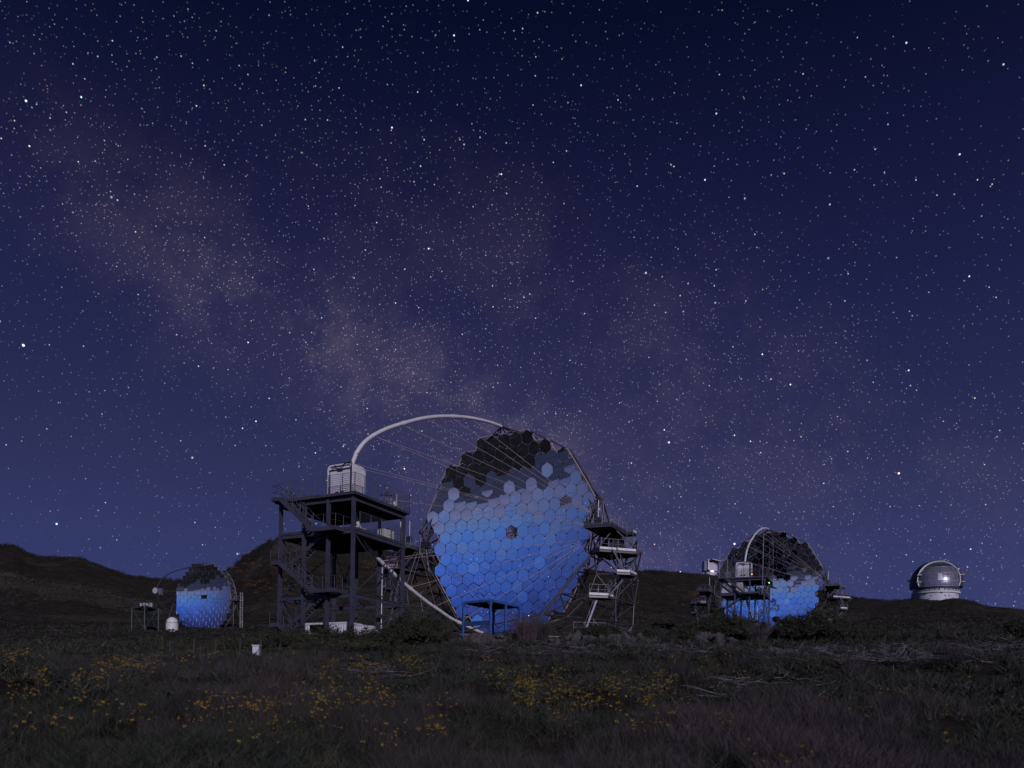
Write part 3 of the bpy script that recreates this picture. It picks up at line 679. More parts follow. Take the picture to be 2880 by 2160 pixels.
# ================================================================== ACCESS TOWER
TK = 1.5; TYAW = -0.4699; TWd, TDp = 8.25, 7.58
tD = np.array([-14.137, 71.475, 0.0]); e1 = np.array([math.cos(TYAW), math.sin(TYAW), 0]); e2 = np.array([-math.sin(TYAW), math.cos(TYAW), 0])
TB = tD - e1 * TWd + np.array([0, 0, 4.6])
def Tq(u, v, z): return e1 * u + e2 * v + np.array([0, 0, z - 4.6])
TAX = (e1, e2, np.array([0, 0, 1.0]))
def ibeam(p, q, w, hgt, k, part):
    m = MB(); p, q = np.asarray(p), np.asarray(q); d = unit(q - p); m.beam(p, q, 0.03, hgt - 0.02, k)
    upv = np.array([0, 0, 1.0]) if abs(d[2]) < 0.9 else e1
    x = unit(np.cross(d, upv)); y = np.cross(x, d)
    for s in (-1, 1): m.box((p + q) / 2 + y * s * hgt / 2, (np.linalg.norm(q - p), w, 0.03), k, (d, x, y))
    return m
def rail_run(name, pts, z, hgt, nw, part, post='steel', step=1.45, pr=0.035, kick=None, wr=0.017):
    m = MB()
    for i in range(len(pts) - 1):
        p, q = np.array(pts[i], float), np.array(pts[i + 1], float)
        for w in range(nw):
            zz = z + hgt * (w + 1) / nw - 0.02; m.tube(Tq(p[0], p[1], zz), Tq(q[0], q[1], zz), wr if w < nw - 1 else 0.025, 'wire' if nw > 3 else post, 5)
        if kick: m.beam(Tq(p[0], p[1], z + 0.09), Tq(q[0], q[1], z + 0.09), 0.02, 0.16, kick)
    o = m.build(name, part)
    for i in range(len(pts) - 1):
        p, q = np.array(pts[i], float), np.array(pts[i + 1], float); n_ = max(1, round(np.linalg.norm(q - p) / step))
        for k in range(n_ + (1 if i == len(pts) - 2 else 0)):
            c = p + (q - p) * k / n_; strut('post', Tq(c[0], c[1], z - 0.15), Tq(c[0], c[1], z + hgt), pr, post, o)
    return o
def build_tower():
    root = thing('access_tower', 'tall dark steel tower with zigzag stairs and two railed decks beside the nearest telescope', 'tower', TB)
    us = [0, TWd / 3, 2 * TWd / 3, TWd]; vs = [0, TDp]
    for u in us:
        for v in vs:
            c = MB(); w = 0.26
            for s in (-1, 1): c.box(Tq(u, v + s * w / 2, 11.3), (0.26, 0.035, 13.4), 'steel', TAX)
            c.box(Tq(u, v, 11.3), (0.035, w - 0.035, 13.38), 'steel', TAX); c.box(Tq(u, v, 9.75), (0.30, 0.32, 1.1), 'steel', TAX); c.box(Tq(u, v, 4.72), (0.6, 0.6, 0.12), 'steel', TAX)
            c.build('column', root)
    for z in (9.37, 14.96, 17.8):
        for v in vs:
            for k in range(3): ibeam(Tq(us[k] + 0.17, v, z), Tq(us[k + 1] - 0.17, v, z), 0.2, 0.34, 'steel', root).build('beam', root)
        for u in (us[0], us[3]): ibeam(Tq(u, 0.19, z), Tq(u, TDp - 0.19, z), 0.2, 0.34, 'steel', root).build('beam', root)
    for z, ov in ((15.22, 0.05), (18.16, 0.42)):
        m = MB().box(Tq(TWd / 2, TDp / 2, z), (TWd + 2 * ov - 0.1, TDp + 2 * ov - 0.1, 0.06), 'dark', TAX)
        for k in range(1, 6): m.box(Tq(TWd / 2, TDp * k / 6, z - 0.15), (TWd - 0.4, 0.1, 0.2), 'steel', TAX)
        for k in range(1, 5): m.box(Tq(TWd * k / 5, TDp / 2, z - 0.14), (0.1, TDp - 0.4, 0.16), 'steel', TAX)
        hh = 0.26
        for sg, v in ((-1, -ov), (1, TDp + ov)): m.box(Tq(TWd / 2, v, z), (TWd + 2 * ov, 0.06, hh), 'steel', TAX)
        for u in (-ov, TWd + ov): m.box(Tq(u, TDp / 2, z), (0.06, TDp + 2 * ov - 0.07, hh), 'steel', TAX)
        m.build('deck', root)
    z = 18.3
    rail_run('railing', [(-0.3, -0.4), (5.75, -0.4)], z, 1.6, 10, root); rail_run('railing', [(5.95, -0.4), (TWd + 0.4, -0.4)], z, 1.6, 10, root)
    rail_run('railing', [(TWd + 0.4, -0.4), (TWd + 0.4, TDp + 0.4)], z, 1.6, 10, root); rail_run('railing', [(TWd + 0.4, TDp + 0.4), (6.3, TDp + 0.4)], z, 1.6, 10, root)
    rail_run('railing', [(2.3, TDp + 0.4), (-0.3, TDp + 0.4), (-0.3, 1.4)], z, 1.6, 10, root)
    z = 15.35
    rail_run('railing', [(TWd, 0.9), (TWd, TDp - 0.3)], z, 1.5, 10, root); rail_run('railing', [(TWd - 0.3, TDp), (0.4, TDp)], z, 1.5, 10, root); rail_run('railing', [(0.0, 3.6), (0.0, TDp)], z, 1.5, 10, root)
    # stairs: outer flights descend to the right in front of the columns, inner flights return behind them
    def landing(u0, u1, z, side):
        m = MB().box(Tq((u0 + u1) / 2, 0.0, z), (u1 - u0, 2.5, 0.06), 'steel', TAX)
        for v in (-1.25, 1.25): m.box(Tq((u0 + u1) / 2, v, z - 0.02), (u1 - u0, 0.05, 0.34 if v < 0 else 0.24), 'steel', TAX)
        for u in (u0, u1): m.box(Tq(u, 0, z - 0.02), (0.05, 2.45, 0.34), 'steel', TAX)
        m.build('landing', root)
        if side < 0: rail_run('handrail', [(u1, -1.25), (u0, -1.25), (u0, 1.25)], z + 0.12, 1.1, 2, root, step=1.2, pr=0.03)
        else: rail_run('handrail', [(u0, -1.25), (u1, -1.25), (u1, 0.9)], z + 0.12, 1.1, 2, root, step=1.2, pr=0.03)
    def flight(u0, z0, u1, z1, v0, v1):
        n_ = max(6, int(abs(z1 - z0) / 0.22)); s = MB()
        for v in (v0, v1): s.beam(Tq(u0, v, z0 - 0.05), Tq(u1, v, z1 - 0.05), 0.05, 0.34, 'steel')
        o = s.build('stringer', root)
        tm = MB().box((0, 0, 0), (0.27, v1 - v0 - 0.06, 0.06), 'galv', TAX)
        me = tm.mesh('tread')
        for k in range(n_):
            t_ = (k + 0.5) / n_; link('tread', me, o, Tq(u0 + (u1 - u0) * t_, (v0 + v1) / 2, z0 + (z1 - z0) * t_))
        h_ = MB()
        for v in (v0, v1):
            for zz in (1.1, 0.6): h_.tube(Tq(u0, v, z0 + zz), Tq(u1, v, z1 + zz), 0.028, 'steel', 6)
            for k in range(1, 5): t_ = k / 5; uu = u0 + (u1 - u0) * t_; zz = z0 + (z1 - z0) * t_; h_.tube(Tq(uu, v, zz), Tq(uu, v, zz + 1.1), 0.03, 'steel', 6)
        h_.build('handrail', root)
    LZ = [18.15, 15.1, 12.45, 9.75, 6.9, 4.75]
    landing(0.0, 0.95, LZ[0], -1); flight(0.95, LZ[0], 4.7, LZ[1], -1.22, -0.22); landing(4.7, 7.3, LZ[1], 1)
    flight(4.7, LZ[1], 0.95, LZ[2], 0.25, 1.22); landing(0.0, 0.95, LZ[2], -1); flight(0.95, LZ[2], 4.7, LZ[3], -1.22, -0.22); landing(4.7, 7.3, LZ[3], 1)
    flight(4.7, LZ[3], 0.95, LZ[4], 0.25, 1.22); landing(0.0, 0.95, LZ[4], -1); flight(0.95, LZ[4], 4.2, LZ[5], -1.22, -0.22)
    # crossed bracing with round gusset plates
    def cross(p00, p10, z0, z1, axis):
        m = MB(); a, b_, c_, d_ = Tq(*p00, z0), Tq(*p10, z1), Tq(*p10, z0), Tq(*p00, z1); mid = (a + b_ + c_ + d_) / 4
        for p, q in ((a, b_), (c_, d_)): m.beam(p, q, 0.09, 0.09, 'steel')
        m.tube(mid - axis * 0.08, mid + axis * 0.08, 0.27, 'steel', 14); m.build('brace', root)
    cross((TWd, 0.2), (TWd, TDp - 0.2), 9.6, 14.75, e1); cross((TWd, 0.2), (TWd, TDp - 0.2), 4.7, 9.2, e1)
    cross((0, 0.2), (0, TDp - 0.2), 9.6, 14.75, e1); cross((0, 0.2), (0, TDp - 0.2), 4.7, 9.2, e1)
    cross((us[2] + .2, TDp), (us[3] - .2, TDp), 9.6, 14.75, e2); cross((us[0] + .2, TDp), (us[1] - .2, TDp), 9.6, 14.75, e2)
    MB().beam(Tq(0.2, 0, 9.2), Tq(us[1] - .2, 0, 4.9), 0.1, 0.1, 'steel').build('brace', root); MB().beam(Tq(0.2, 0, 9.6), Tq(us[1] - .2, 0, 12), 0.09, 0.09, 'steel').build('brace', root)
    MB().tube(Tq(us[2] + .55, TDp - 0.25, 4.6), Tq(us[2] + .55, TDp - 0.25, 14.7), 0.045, 'kick', 8).build('drain_pipe', root)
    MB().tube(Tq(TWd - 0.4, TDp + 0.1, 15.3), Tq(TWd - 0.4, TDp + 0.1, 17.6), 0.05, 'kick', 8).build('drain_pipe', root)
    return root
tower = build_tower()

# ---- the second, farther telescope and its tower are copies set 88 m farther back
index_kids()
C2 = at(2164, 1644, 188.0); B2 = C2 - (CD - B1)
lst2 = copy_tree(lst); lst2.location = B2; lst2.rotation_euler = (0, 0, 0.045)
lst2['label'] = 'farther hexagon-mirror telescope on the right, upper mirrors dark, lower half glowing blue'
tag(lst, group='large hexagon-mirror telescopes'); tag(lst2, group='large hexagon-mirror telescopes')
tw2 = copy_tree(tower); off = B2 - B1; ca, sa = math.cos(0.045), math.sin(0.045)
rel = TB - B1; rel = np.array([rel[0] * ca - rel[1] * sa, rel[0] * sa + rel[1] * ca, rel[2]])
tw2.location = B2 + rel + np.array([2.0, 0, 0]); tw2.rotation_euler = (0, 0, 0.045)
tw2['label'] = 'farther grey steel stair tower with a pale cabin, before the right-hand telescope'
tag(tower, group='steel access towers'); tag(tw2, group='steel access towers')
# what differs on the second tower: a cabin on the middle deck, tall masts, small lamps
m = MB().box(Tq(2.1, 2.6, 16.55), (3.9, 4.2, 2.45), 'cabin', TAX); cb = m.build('cabin', tw2)
MB().box(Tq(2.4, 0.47, 16.8), (0.9, 0.06, 0.4), 'pane', TAX).build('window', cb)
for u, v, z0, z1 in ((-0.3, -0.5, 17.9, 24.5), (1.2, -0.45, 18.2, 22.0), (7.9, -0.45, 15, 26.5)): strut('mast', Tq(u, v, z0), Tq(u, v, z1), 0.06, 'galv', tw2)
for u, v, z, k in ((8.9, 1.5, 17.2, 'green_lamp'), (5.9, -0.5, 18.7, 'amber_lamp')): MB().ball(Tq(u, v, z), 0.11, k).build('lamp', tw2)
lm = MB(); mp_ = Tq(8.6, 6, 18.3)
for k in range(7):
    zz = 18.3 + k * 0.9; s_ = 1 if k % 2 else -1
    lm.tube(Tq(8.6 - 0.4 * s_, 6, zz), Tq(8.6 + 0.4 * s_, 6, zz + 0.9), 0.04, 'galv', 6)
for s_ in (-0.4, 0.4): lm.tube(Tq(8.6 + s_, 6, 15.3), Tq(8.6 + s_, 6, 25), 0.04, 'truss', 6)
lm.build('lattice_mast', tw2)
# things standing on the near tower's decks
def pt(u, v, z): return TB + Tq(u, v, z)
def cabinet(u, v, z, sx, sy, sz, label, col='cream'):
    o = thing('equipment_cabinet', label, 'cabinet', pt(u, v, z)); b_ = MB().box((0, 0, sz / 2), (sx, sy, sz), col, TAX).build('housing', o)
    MB().box(-e2 * (sy / 2 + 0.01) + np.array([0, 0, sz * 0.5]), (sx * 0.85, 0.02, sz * 0.8), col, TAX).build('door', o)
    MB().box(e1 * (sx / 2 + 0.012) + np.array([0, 0, sz * 0.5]), (0.02, 0.09, 0.12), 'rust', TAX).build('warning_plate', o)
    return o
cabinet(TWd - 0.75, 5.8, 15.25, 0.8, 1.5, 0.95, 'pale square equipment cabinet behind the mid-deck railing, near the far right column')
cabinet(TWd - 0.9, 2.0, 15.25, 0.5, 1.4, 0.45, 'low pale equipment cabinet on the mid deck, beside the near corner column')
ins = thing('measuring_stand', 'dark tubular measuring stand with a white dome at the right end of the top deck', 'instrument', pt(TWd - 0.5, 5.3, 18.2))
m = MB()
for a in range(4): m.tube((0.5 * math.cos(a * 1.57), 0.5 * math.sin(a * 1.57), 0), (0.1, 0, 1.0), 0.035, 'galv', 6)
m.tube((0.1, 0, 0.9), (0.1, 0, 1.45), 0.05, 'dark', 6); m.build('tripod', ins)
MB().tube((-0.5, -0.4, 1.05), (0.7, 0.5, 1.25), 0.05, 'dark').tube((-0.3, 0.4, 1.3), (0.5, -0.4, 1.35), 0.04, 'galv').build('cross_arm', ins)
MB().ball((0.75, 0.9, 0.55), 0.28, 'kick').build('white_dome', ins); MB().tube((0.9, 1.0, 0.1), (0.9, 1.0, 1.5), 0.03, 'kick').tube((0.3, 1.4, 0.1), (0.3, 1.4, 1.2), 0.03, 'kick').build('rod', ins)
blk = thing('covered_machine', 'black covered machine lying behind the railing at the left end of the top deck', 'machine', pt(2.0, 1.8, 18.2))
MB().box((0, 0, 0.28), (2.2, 1.0, 0.55), 'black', TAX).build('cover', blk); MB().beam((-0.9, 0, 0.75), (1.2, 0.1, 0.35), 0.5, 0.3, 'black').build('arm', blk)

# ================================================================== CONTAINERS
def container(loc, rz, L_, label, open_side=False):
    o = thing('shipping_container', label, 'container', loc, rz, 'white containers beneath the tower'); H_, W_ = 2.5, 2.44; b_ = MB()
    for x in (0.06, L_ - 0.06):
        for y in (0.06, W_ - 0.06): b_.box((x, y, H_ / 2), (0.14, 0.14, H_), 'cont')
    for z in (0.08, H_ - 0.07):
        for y in (0.06, W_ - 0.06): b_.box((L_ / 2, y, z), (L_ - 0.27, 0.12, 0.16), 'cont')
        for x in (0.06, L_ - 0.06): b_.box((x, W_ / 2, z), (0.12, W_ - 0.27, 0.16), 'cont')
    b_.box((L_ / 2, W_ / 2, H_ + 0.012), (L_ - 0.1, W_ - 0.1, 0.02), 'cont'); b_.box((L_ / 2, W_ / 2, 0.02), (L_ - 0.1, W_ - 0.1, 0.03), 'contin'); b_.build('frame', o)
    def corr(p, q, nm, mt='cont'):
        p, q = np.array(p, float), np.array(q, float); d = unit(q - p); nrm = np.array([d[1], -d[0], 0]); n_ = max(2, int(np.linalg.norm(q - p) / 0.14)); V = []
        for k in range(n_ + 1): c = p + (q - p) * k / n_ + nrm * (0.035 if (k // 1) % 2 else -0.02); V += [c + (0, 0, 0.16), c + (0, 0, H_ - 0.15)]
        MB().add(V, [(2 * k, 2 * k + 2, 2 * k + 3, 2 * k + 1) for k in range(n_)], mt).build(nm, o)
    if open_side:
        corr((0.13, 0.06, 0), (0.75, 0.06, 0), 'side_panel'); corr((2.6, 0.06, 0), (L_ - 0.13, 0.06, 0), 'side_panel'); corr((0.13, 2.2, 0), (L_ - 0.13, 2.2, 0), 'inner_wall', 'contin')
    else: corr((0.13, 0.06, 0), (L_ - 0.13, 0.06, 0), 'side_panel')
    corr((L_ - 0.06, 0.13, 0), (L_ - 0.06, W_ - 0.13, 0), 'end_panel'); corr((L_ - 0.13, W_ - 0.06, 0), (0.13, W_ - 0.06, 0), 'side_panel'); corr((0.06, W_ - 0.13, 0), (0.06, 0.13, 0), 'end_panel')
    return o
nc = at(978, 1749, 73.6); zc = nc[2] - 2.5
container((nc - e1 * 5.2)[0:3] * (1, 1, 0) + (0, 0, zc), TYAW, 5.2, 'white shipping container with one open side, seen between the left tower columns', True)
bc_ = nc + e2 * 2.7 + e1 * 0.2
container(bc_ * (1, 1, 0) + (0, 0, zc - 0.05), TYAW + math.pi / 2, 5.0, 'closed white shipping container behind the right tower columns, half hidden by scrub')

# ================================================================== BLUE STEEL SHELTER
LN, NN, RN = np.array([-3.0, 48.3]), np.array([-1.37, 47.0]), np.array([0.345, 49.7]); BN = LN + RN - NN; zt = 6.03; zb = 3.75
sh = thing('steel_shelter', 'open blue steel frame shelter with flat roof, behind rocks before the big dish', 'shelter', (NN[0], NN[1], zb))
def S3(p, z): return np.array([p[0] - NN[0], p[1] - NN[1], z - zb])
for p in (LN, NN, RN, BN, NN + (RN - NN) * 0.5): MB().beam(S3(p, zb - 0.2), S3(p, zt - 0.05), 0.11, 0.11, 'blue', (0.8, 0.6, 0)).build('post', sh)
for p, q in ((LN, NN), (NN, RN), (RN, BN), (BN, LN)): MB().beam(S3(p, zt), S3(q, zt), 0.10, 0.13, 'blue').build('roof_beam', sh)
m = MB(); V = [S3(p, zt + 0.075) for p in (LN, NN, RN, BN)]; m.add(V + [v - (0, 0, 0.03) for v in V], [(0, 3, 2, 1), (4, 5, 6, 7), (0, 1, 5, 4), (1, 2, 6, 5), (2, 3, 7, 6), (3, 0, 4, 7)], 'blued'); m.build('roof', sh)
for k in range(1, 6): p, q = NN + (RN - NN) * k / 6, LN + (BN - LN) * k / 6; MB().beam(S3(p, zt - 0.07), S3(q, zt - 0.07), 0.05, 0.05, 'blued').build('rafter', sh)
for p, q, z in ((LN, NN, zb + 1.02), (BN, RN, zb + 0.72)): MB().beam(S3(p, z), S3(q, z), 0.04, 0.26 if p is LN else 0.22, 'blued').build('bench_board', sh)
MB().beam(S3(LN, zb + 0.12), S3(NN, zb + 0.12), 0.04, 0.3, 'blued').build('bench_board', sh)
for p in (LN, BN, RN, NN):
    for q in (LN, BN, RN, NN):
        if p is q or (p is LN and q is RN) or (p is RN and q is LN) or (p is BN and q is NN) or (p is NN and q is BN): continue
        d = unit(np.append(q - p, 0)); MB().beam(S3(p, zt - 0.3), S3(p, zt - 0.05) + d * 0.24, 0.05, 0.05, 'blue').build('corner_brace', sh)
bp_ = thing('blue_gate_bar', 'blue painted leaning bar left of the shelter, low among the yellow broom', 'bar', S3(LN, 0) * 0 + np.array([-3.6, 47.5, 3.6]))
MB().beam((0, 0, 0), (-0.35, 0.3, 0.55), 0.06, 0.14, 'blue').build('bar', bp_)

# ================================================================== LEFT TELESCOPE WITH SQUARE MIRRORS
MC = at(579, 1684, 215.0); MA = -0.328; mel = -0.012
mn = np.array([math.sin(MA) * math.cos(mel), -math.cos(MA) * math.cos(mel), math.sin(mel)]); mh = np.array([math.cos(MA), math.sin(MA), 0]); mg = np.array([math.sin(MA), -math.cos(MA), 0])
mv = np.cross(mn, mh); mv = -mv if mv[2] < 0 else mv
MBz = MC[2] - 9.6; MB0 = np.array([MC[0], MC[1], MBz])
mag = thing('telescope', 'distant left telescope whose dish is made of small square mirrors, thin grey arch', 'telescope', MB0)
def md(x, y, off=0.0):
    nn = unit(mn - (x * mh + y * mv) / 34); return MC + x * mh + y * mv + (x * x + y * y) / 68 * mn + off * nn - MB0, nn
q_ = MB(); s_ = 0.49; q_.add([(x * s_, y * s_, (x * x + y * y) * s_ * s_ / 70) for y in (-1, 0, 1) for x in (-1, 0, 1)], [(0, 1, 4, 3), (1, 2, 5, 4), (3, 4, 7, 6), (4, 5, 8, 7)], 'mirror', True)
q_.add([(-s_, -s_, 0), (s_, -s_, 0), (s_, s_, 0), (-s_, s_, 0), (-s_, -s_, -.08), (s_, -s_, -.08), (s_, s_, -.08), (-s_, s_, -.08)], [(4, 7, 6, 5), (0, 4, 5, 1), (1, 5, 6, 2), (2, 6, 7, 3), (3, 7, 4, 0)], 'edge')
qm = q_.mesh('mirror_facet'); R1 = np.random.default_rng(5); nf = 0
for j in range(-9, 9):
    half = [4, 5, 6, 7, 7.6, 8, 8, 8.2, 8.3, 8.3, 8.3, 8, 7.6, 7, 6.3, 5.4, 4.6, 3.8][j + 9]
    for i in range(-9, 10):
        x, y = i * 1.0, (j + 0.5) * 1.0
        if abs(x) > half + 0.1 or (j == 0 and i in (0, -1)): continue
        p, nn = md(x, y, 0.07 if (i + j) % 2 else -0.03); sg = 0.02 if R1.random() < 0.12 else 0.005; nn = unit(nn + R1.normal(0, sg) * mv + R1.normal(0, sg) * mh)
        X = unit(mh - nn * (mh @ nn)); Y = np.cross(nn, X); o = link('mirror_facet', qm, mag); nf += 1
        o.matrix_local = Matrix(((X[0], Y[0], nn[0], p[0]), (X[1], Y[1], nn[1], p[1]), (X[2], Y[2], nn[2], p[2]), (0, 0, 0, 1)))
m = MB(); g_ = {}
for i in range(-4, 5):
    for j in range(-4, 5):
        if math.hypot(i, j) < 4.6: g_[i, j] = (md(i * 2, j * 2, -0.5)[0], md(i * 1.85, j * 1.85, -2.2)[0])
for (i, j), (a, b_) in g_.items():
    m.tube(a, b_, 0.05, 'galv', 5)
    for d in ((1, 0), (0, 1)):
        q = (i + d[0], j + d[1])
        if q in g_: m.tube(a, g_[q][0], 0.06, 'galv', 5); m.tube(b_, g_[q][1], 0.06, 'galv', 5); m.tube(a, g_[q][1], 0.045, 'galv', 5)
m.build('dish_frame', mag)['kind'] = 'stuff'
def mplane(px, py): d = ray(px, py); return d * ((MC @ mh) / (d @ mh)) - MB0
apts = [(608, 1594), (592, 1590), (578, 1589.5), (560, 1591), (537, 1595), (510, 1601), (485, 1609), (467, 1618), (455, 1628), (447, 1641), (441, 1652)]
apl = [(441, 1672), (446, 1690), (454, 1701), (470, 1716), (490, 1733), (510, 1746), (535, 1757), (560, 1766), (590, 1771)]
MB().path([mplane(*q) for q in apts], 0.13, 'truss', 8).build('upper_arch', mag); MB().path([mplane(*q) for q in apl], 0.13, 'truss', 8).build('lower_arch', mag)
fc = mplane(441, 1662); axm = (mh, mg, np.array([0, 0, 1.0])); m = MB().tube(fc - mg * 0.55, fc + mg * 0.55, 0.8, 'galv', 16); cbx = m.build('camera_housing', mag)
MB().tube(fc + mg * 0.56, fc + mg * 0.62, 0.7, 'cabin', 16).build('camera_lid', cbx); MB().box(fc + mh * 1.2 - (0, 0, .2), (0.6, 0.8, 1.6), 'galv', axm).build('electronics_box', cbx)
for a in (-1, 1):
    for q in (md(8.2 * a, 2, 0)[0], md(8.2 * a, -2, 0)[0]): strut('cable', fc, q, 0.02, 'wire', mag)
m = MB()
for s in (-1, 1):
    hub = md(9.1 * s, 0, -0.6)[0]; Z0 = -hub * (0, 0, 1)
    for gg in (-6, 6):
        m.tube(hub, mh * 8.2 * s + mg * gg + (0, 0, 0.4), 0.14, 'truss', 7); m.tube(hub, mh * 10.5 * s + mg * gg * 0.4 + (0, 0, 0.4), 0.11, 'truss', 7)
    m.tube(mh * 8.2 * s + mg * -6 + (0, 0, .4), mh * 8.2 * s + mg * 6 + (0, 0, .4), 0.13, 'truss', 7); m.tube(mh * 8.2 * s + mg * 6 + (0, 0, .4), mg * 9 + (0, 0, .4), 0.13, 'truss', 7); m.tube(mh * 8.2 * s + mg * -6 + (0, 0, .4), mg * -9 + (0, 0, .4), 0.13, 'truss', 7)
    for zz in (3, 6): m.tube(hub * (1, 1, 0) + (0, 0, zz) + mg * 3 * (1 - zz / 10), hub * (1, 1, 0) + (0, 0, zz) - mg * 3 * (1 - zz / 10), 0.08, 'truss', 6)
m.build('undercarriage', mag)
m = MB(); k0 = md(8.8, -0.3, -0.8)[0]     # railed walkway behind the right edge
m.box(k0 + mh * 1.6 - (0, 0, .6), (3.4, 2.4, 0.15), 'dark', axm)
for d in range(4): m.tube(k0 + mh * (0.2 + d) + mg * 1.2 - (0, 0, .5), k0 + mh * (0.2 + d) + mg * 1.2 + (0, 0, .6), 0.04, 'galv', 5)
m.tube(k0 + mh * .2 + mg * 1.2 + (0, 0, .6), k0 + mh * 3.2 + mg * 1.2 + (0, 0, .6), 0.04, 'galv', 5); m.build('walkway', mag)
m = MB(); rp = [md(8.9 * math.cos(a), 9.0 * math.sin(a), -1.5)[0] for a in np.linspace(-1.4, 1.45, 16)]; rq = [md(8.6 * math.cos(a), 8.8 * math.sin(a), -0.1)[0] for a in np.linspace(-1.4, 1.45, 16)]
for k in range(15): m.tube(rp[k], rp[k + 1], 0.09, 'galv', 6); m.tube(rq[k], rq[k + 1], 0.07, 'galv', 6); m.tube(rp[k], rq[k + 1], 0.05, 'galv', 5); m.tube(rp[k], rq[k], 0.05, 'galv', 5)
m.build('rim_truss', mag)
# lit lattice mast, to the right of that dish
mb = at(678, 1776, 208.0); mt = at(676, 1667, 208.0)
o = thing('lattice_mast', 'slim pale lattice mast standing right beside the square-mirror dish', 'mast', (mb[0], mb[1], mb[2] - 1)); m = MB(); hh = mt[2] - mb[2] + 1
for x, y in ((-.26, -.26), (.26, -.26), (.26, .26), (-.26, .26)): m.tube((x, y, 0), (x, y, hh), 0.024, 'cream', 6)
for k in range(6): z = 1.5 + k * (hh - 1.6) / 5; m.tube((-.26, -.26, z), (.26, -.26, z), 0.03, 'cream', 5); m.tube((.26, -.26, z), (.26, .26, z), 0.03, 'cream', 5)
m.build('mast_frame', o)
# scaffold platform left of it
def Tm(px, row, Y): return at(px, row, Y)
Ys = 196.0; p0, p1, p2 = at(371, 1702, Ys), at(407, 1705, Ys - 6), at(446, 1708, Ys); zt_ = at(407, 1702, Ys - 6)[2]; zb_ = at(407, 1770, Ys)[2] - 0.3
pf = thing('service_platform', 'low grey-green steel service platform with crossed legs, left of the white hut', 'platform', (p1[0], p1[1], zb_))
pl = [np.array([p[0] - p1[0], p[1] - p1[1]]) for p in (p0, p1, p2)]; pl.append(pl[0] + pl[2] - pl[1]); hz = zt_ - zb_
for p in pl: MB().tube((p[0], p[1], -.5), (p[0], p[1], hz), 0.17, 'green', 8).build('leg', pf)
for k in range(4):
    a, b_ = pl[k], pl[(k + 1) % 4]; A3 = lambda p, z: np.array([p[0], p[1], z])
    MB().tube(A3(a, hz), A3((a + b_) / 2, hz * .45), 0.09, 'green', 6).tube(A3(b_, hz), A3((a + b_) / 2, hz * .45), 0.09, 'green', 6).tube(A3(a, .2), A3((a + b_) / 2, hz * .45), 0.07, 'green', 6).tube(A3(b_, .2), A3((a + b_) / 2, hz * .45), 0.07, 'green', 6).tube(A3(a, hz * .45), A3(b_, hz * .45), 0.07, 'green', 6).build('brace', pf)
m = MB(); V = [A3(p, hz) for p in pl]; m.add(V + [v - (0, 0, .3) for v in V], [(3, 2, 1, 0), (4, 5, 6, 7), (0, 1, 5, 4), (1, 2, 6, 5), (2, 3, 7, 6), (3, 0, 4, 7)], 'green'); m.build('deck', pf)
m = MB()
for k in range(4):
    a, b_ = pl[k], pl[(k + 1) % 4]
    for z in (1.2, .6): m.tube(A3(a, hz + z), A3(b_, hz + z), 0.035, 'green', 5)
    for t_ in np.linspace(0, 1, 6): c = a + (b_ - a) * t_; m.tube(A3(c, hz), A3(c, hz + 1.2), 0.035, 'green', 5)
m.build('railing', pf)
o = thing('tarpaulin_crates', 'row of pale boxes on the grey-green service platform', 'boxes', (p1[0] - 0.5, p1[1] + 3.0, zt_))
for k in range(4): MB().box((-1.6 + k * 0.75, 0, 0.42), (0.5, 0.6, 0.7 + 0.15 * (k % 2)), 'cabin').build('box', o)
# white domed hut
hb_ = at(484, 1771, 190.0); R_ = 16.5 * 190 / FPX
hut = thing('domed_hut', 'small round white hut with a domed top, between the platform and the square-mirror dish', 'hut', (hb_[0], hb_[1], hb_[2] - .6))
m = MB(); m.tube((0, 0, 0), (0, 0, 2.1), R_, 'kick', 28); 
for k in range(6): m.tube((0, 0, .35 + k * .3), (0, 0, .39 + k * .3), R_ + .03, 'white', 28)
m.build('wall', hut); m = MB(); nn_ = 28; rr_ = R_ * .93
V = [(rr_ * math.cos(a) * math.cos(t2), rr_ * math.cos(a) * math.sin(t2), 2.1 + rr_ * .85 * math.sin(a) + .35) for a in np.linspace(-.25, math.pi / 2 - .02, 9) for t2 in np.arange(nn_) * 2 * math.pi / nn_]
m.add(V, [(a * nn_ + i, a * nn_ + (i + 1) % nn_, (a + 1) * nn_ + (i + 1) % nn_, (a + 1) * nn_ + i) for a in range(8) for i in range(nn_)], 'kick', True); m.build('dome', hut)
MB().ball((0, 0, 2.1 + rr_ * .85 + .38), .14, 'dark').build('finial', hut)
MB().path([(rr_ * 1.01 * math.cos(a) * math.cos(-2.2), rr_ * 1.01 * math.cos(a) * math.sin(-2.2), 2.45 + rr_ * .86 * math.sin(a)) for a in np.linspace(0, 2.6, 12)], 0.03, 'dark', 5).build('dome_seam', hut)
# small white domes beside the big telescope
db = at(1196, 1789, 84.0)
o = thing('plastic_dome', 'low rounded white dome peeping over the broom under the left truss tower', 'dome', (db[0], db[1], db[2]))
m = MB(); rr_ = 0.62
V = [(rr_ * math.cos(a) * math.cos(t2), rr_ * math.cos(a) * math.sin(t2), .8 * math.sin(a) * .75 + .55) for a in np.linspace(0, math.pi / 2 - .02, 7) for t2 in np.arange(20) * 2 * math.pi / 20]
m.add(V, [(a * 20 + i, a * 20 + (i + 1) % 20, (a + 1) * 20 + (i + 1) % 20, (a + 1) * 20 + i) for a in range(6) for i in range(20)], 'kick', True); m.build('shell', o)
MB().tube((0, 0, -.6), (0, 0, .56), rr_, 'white', 20).build('wall', o)
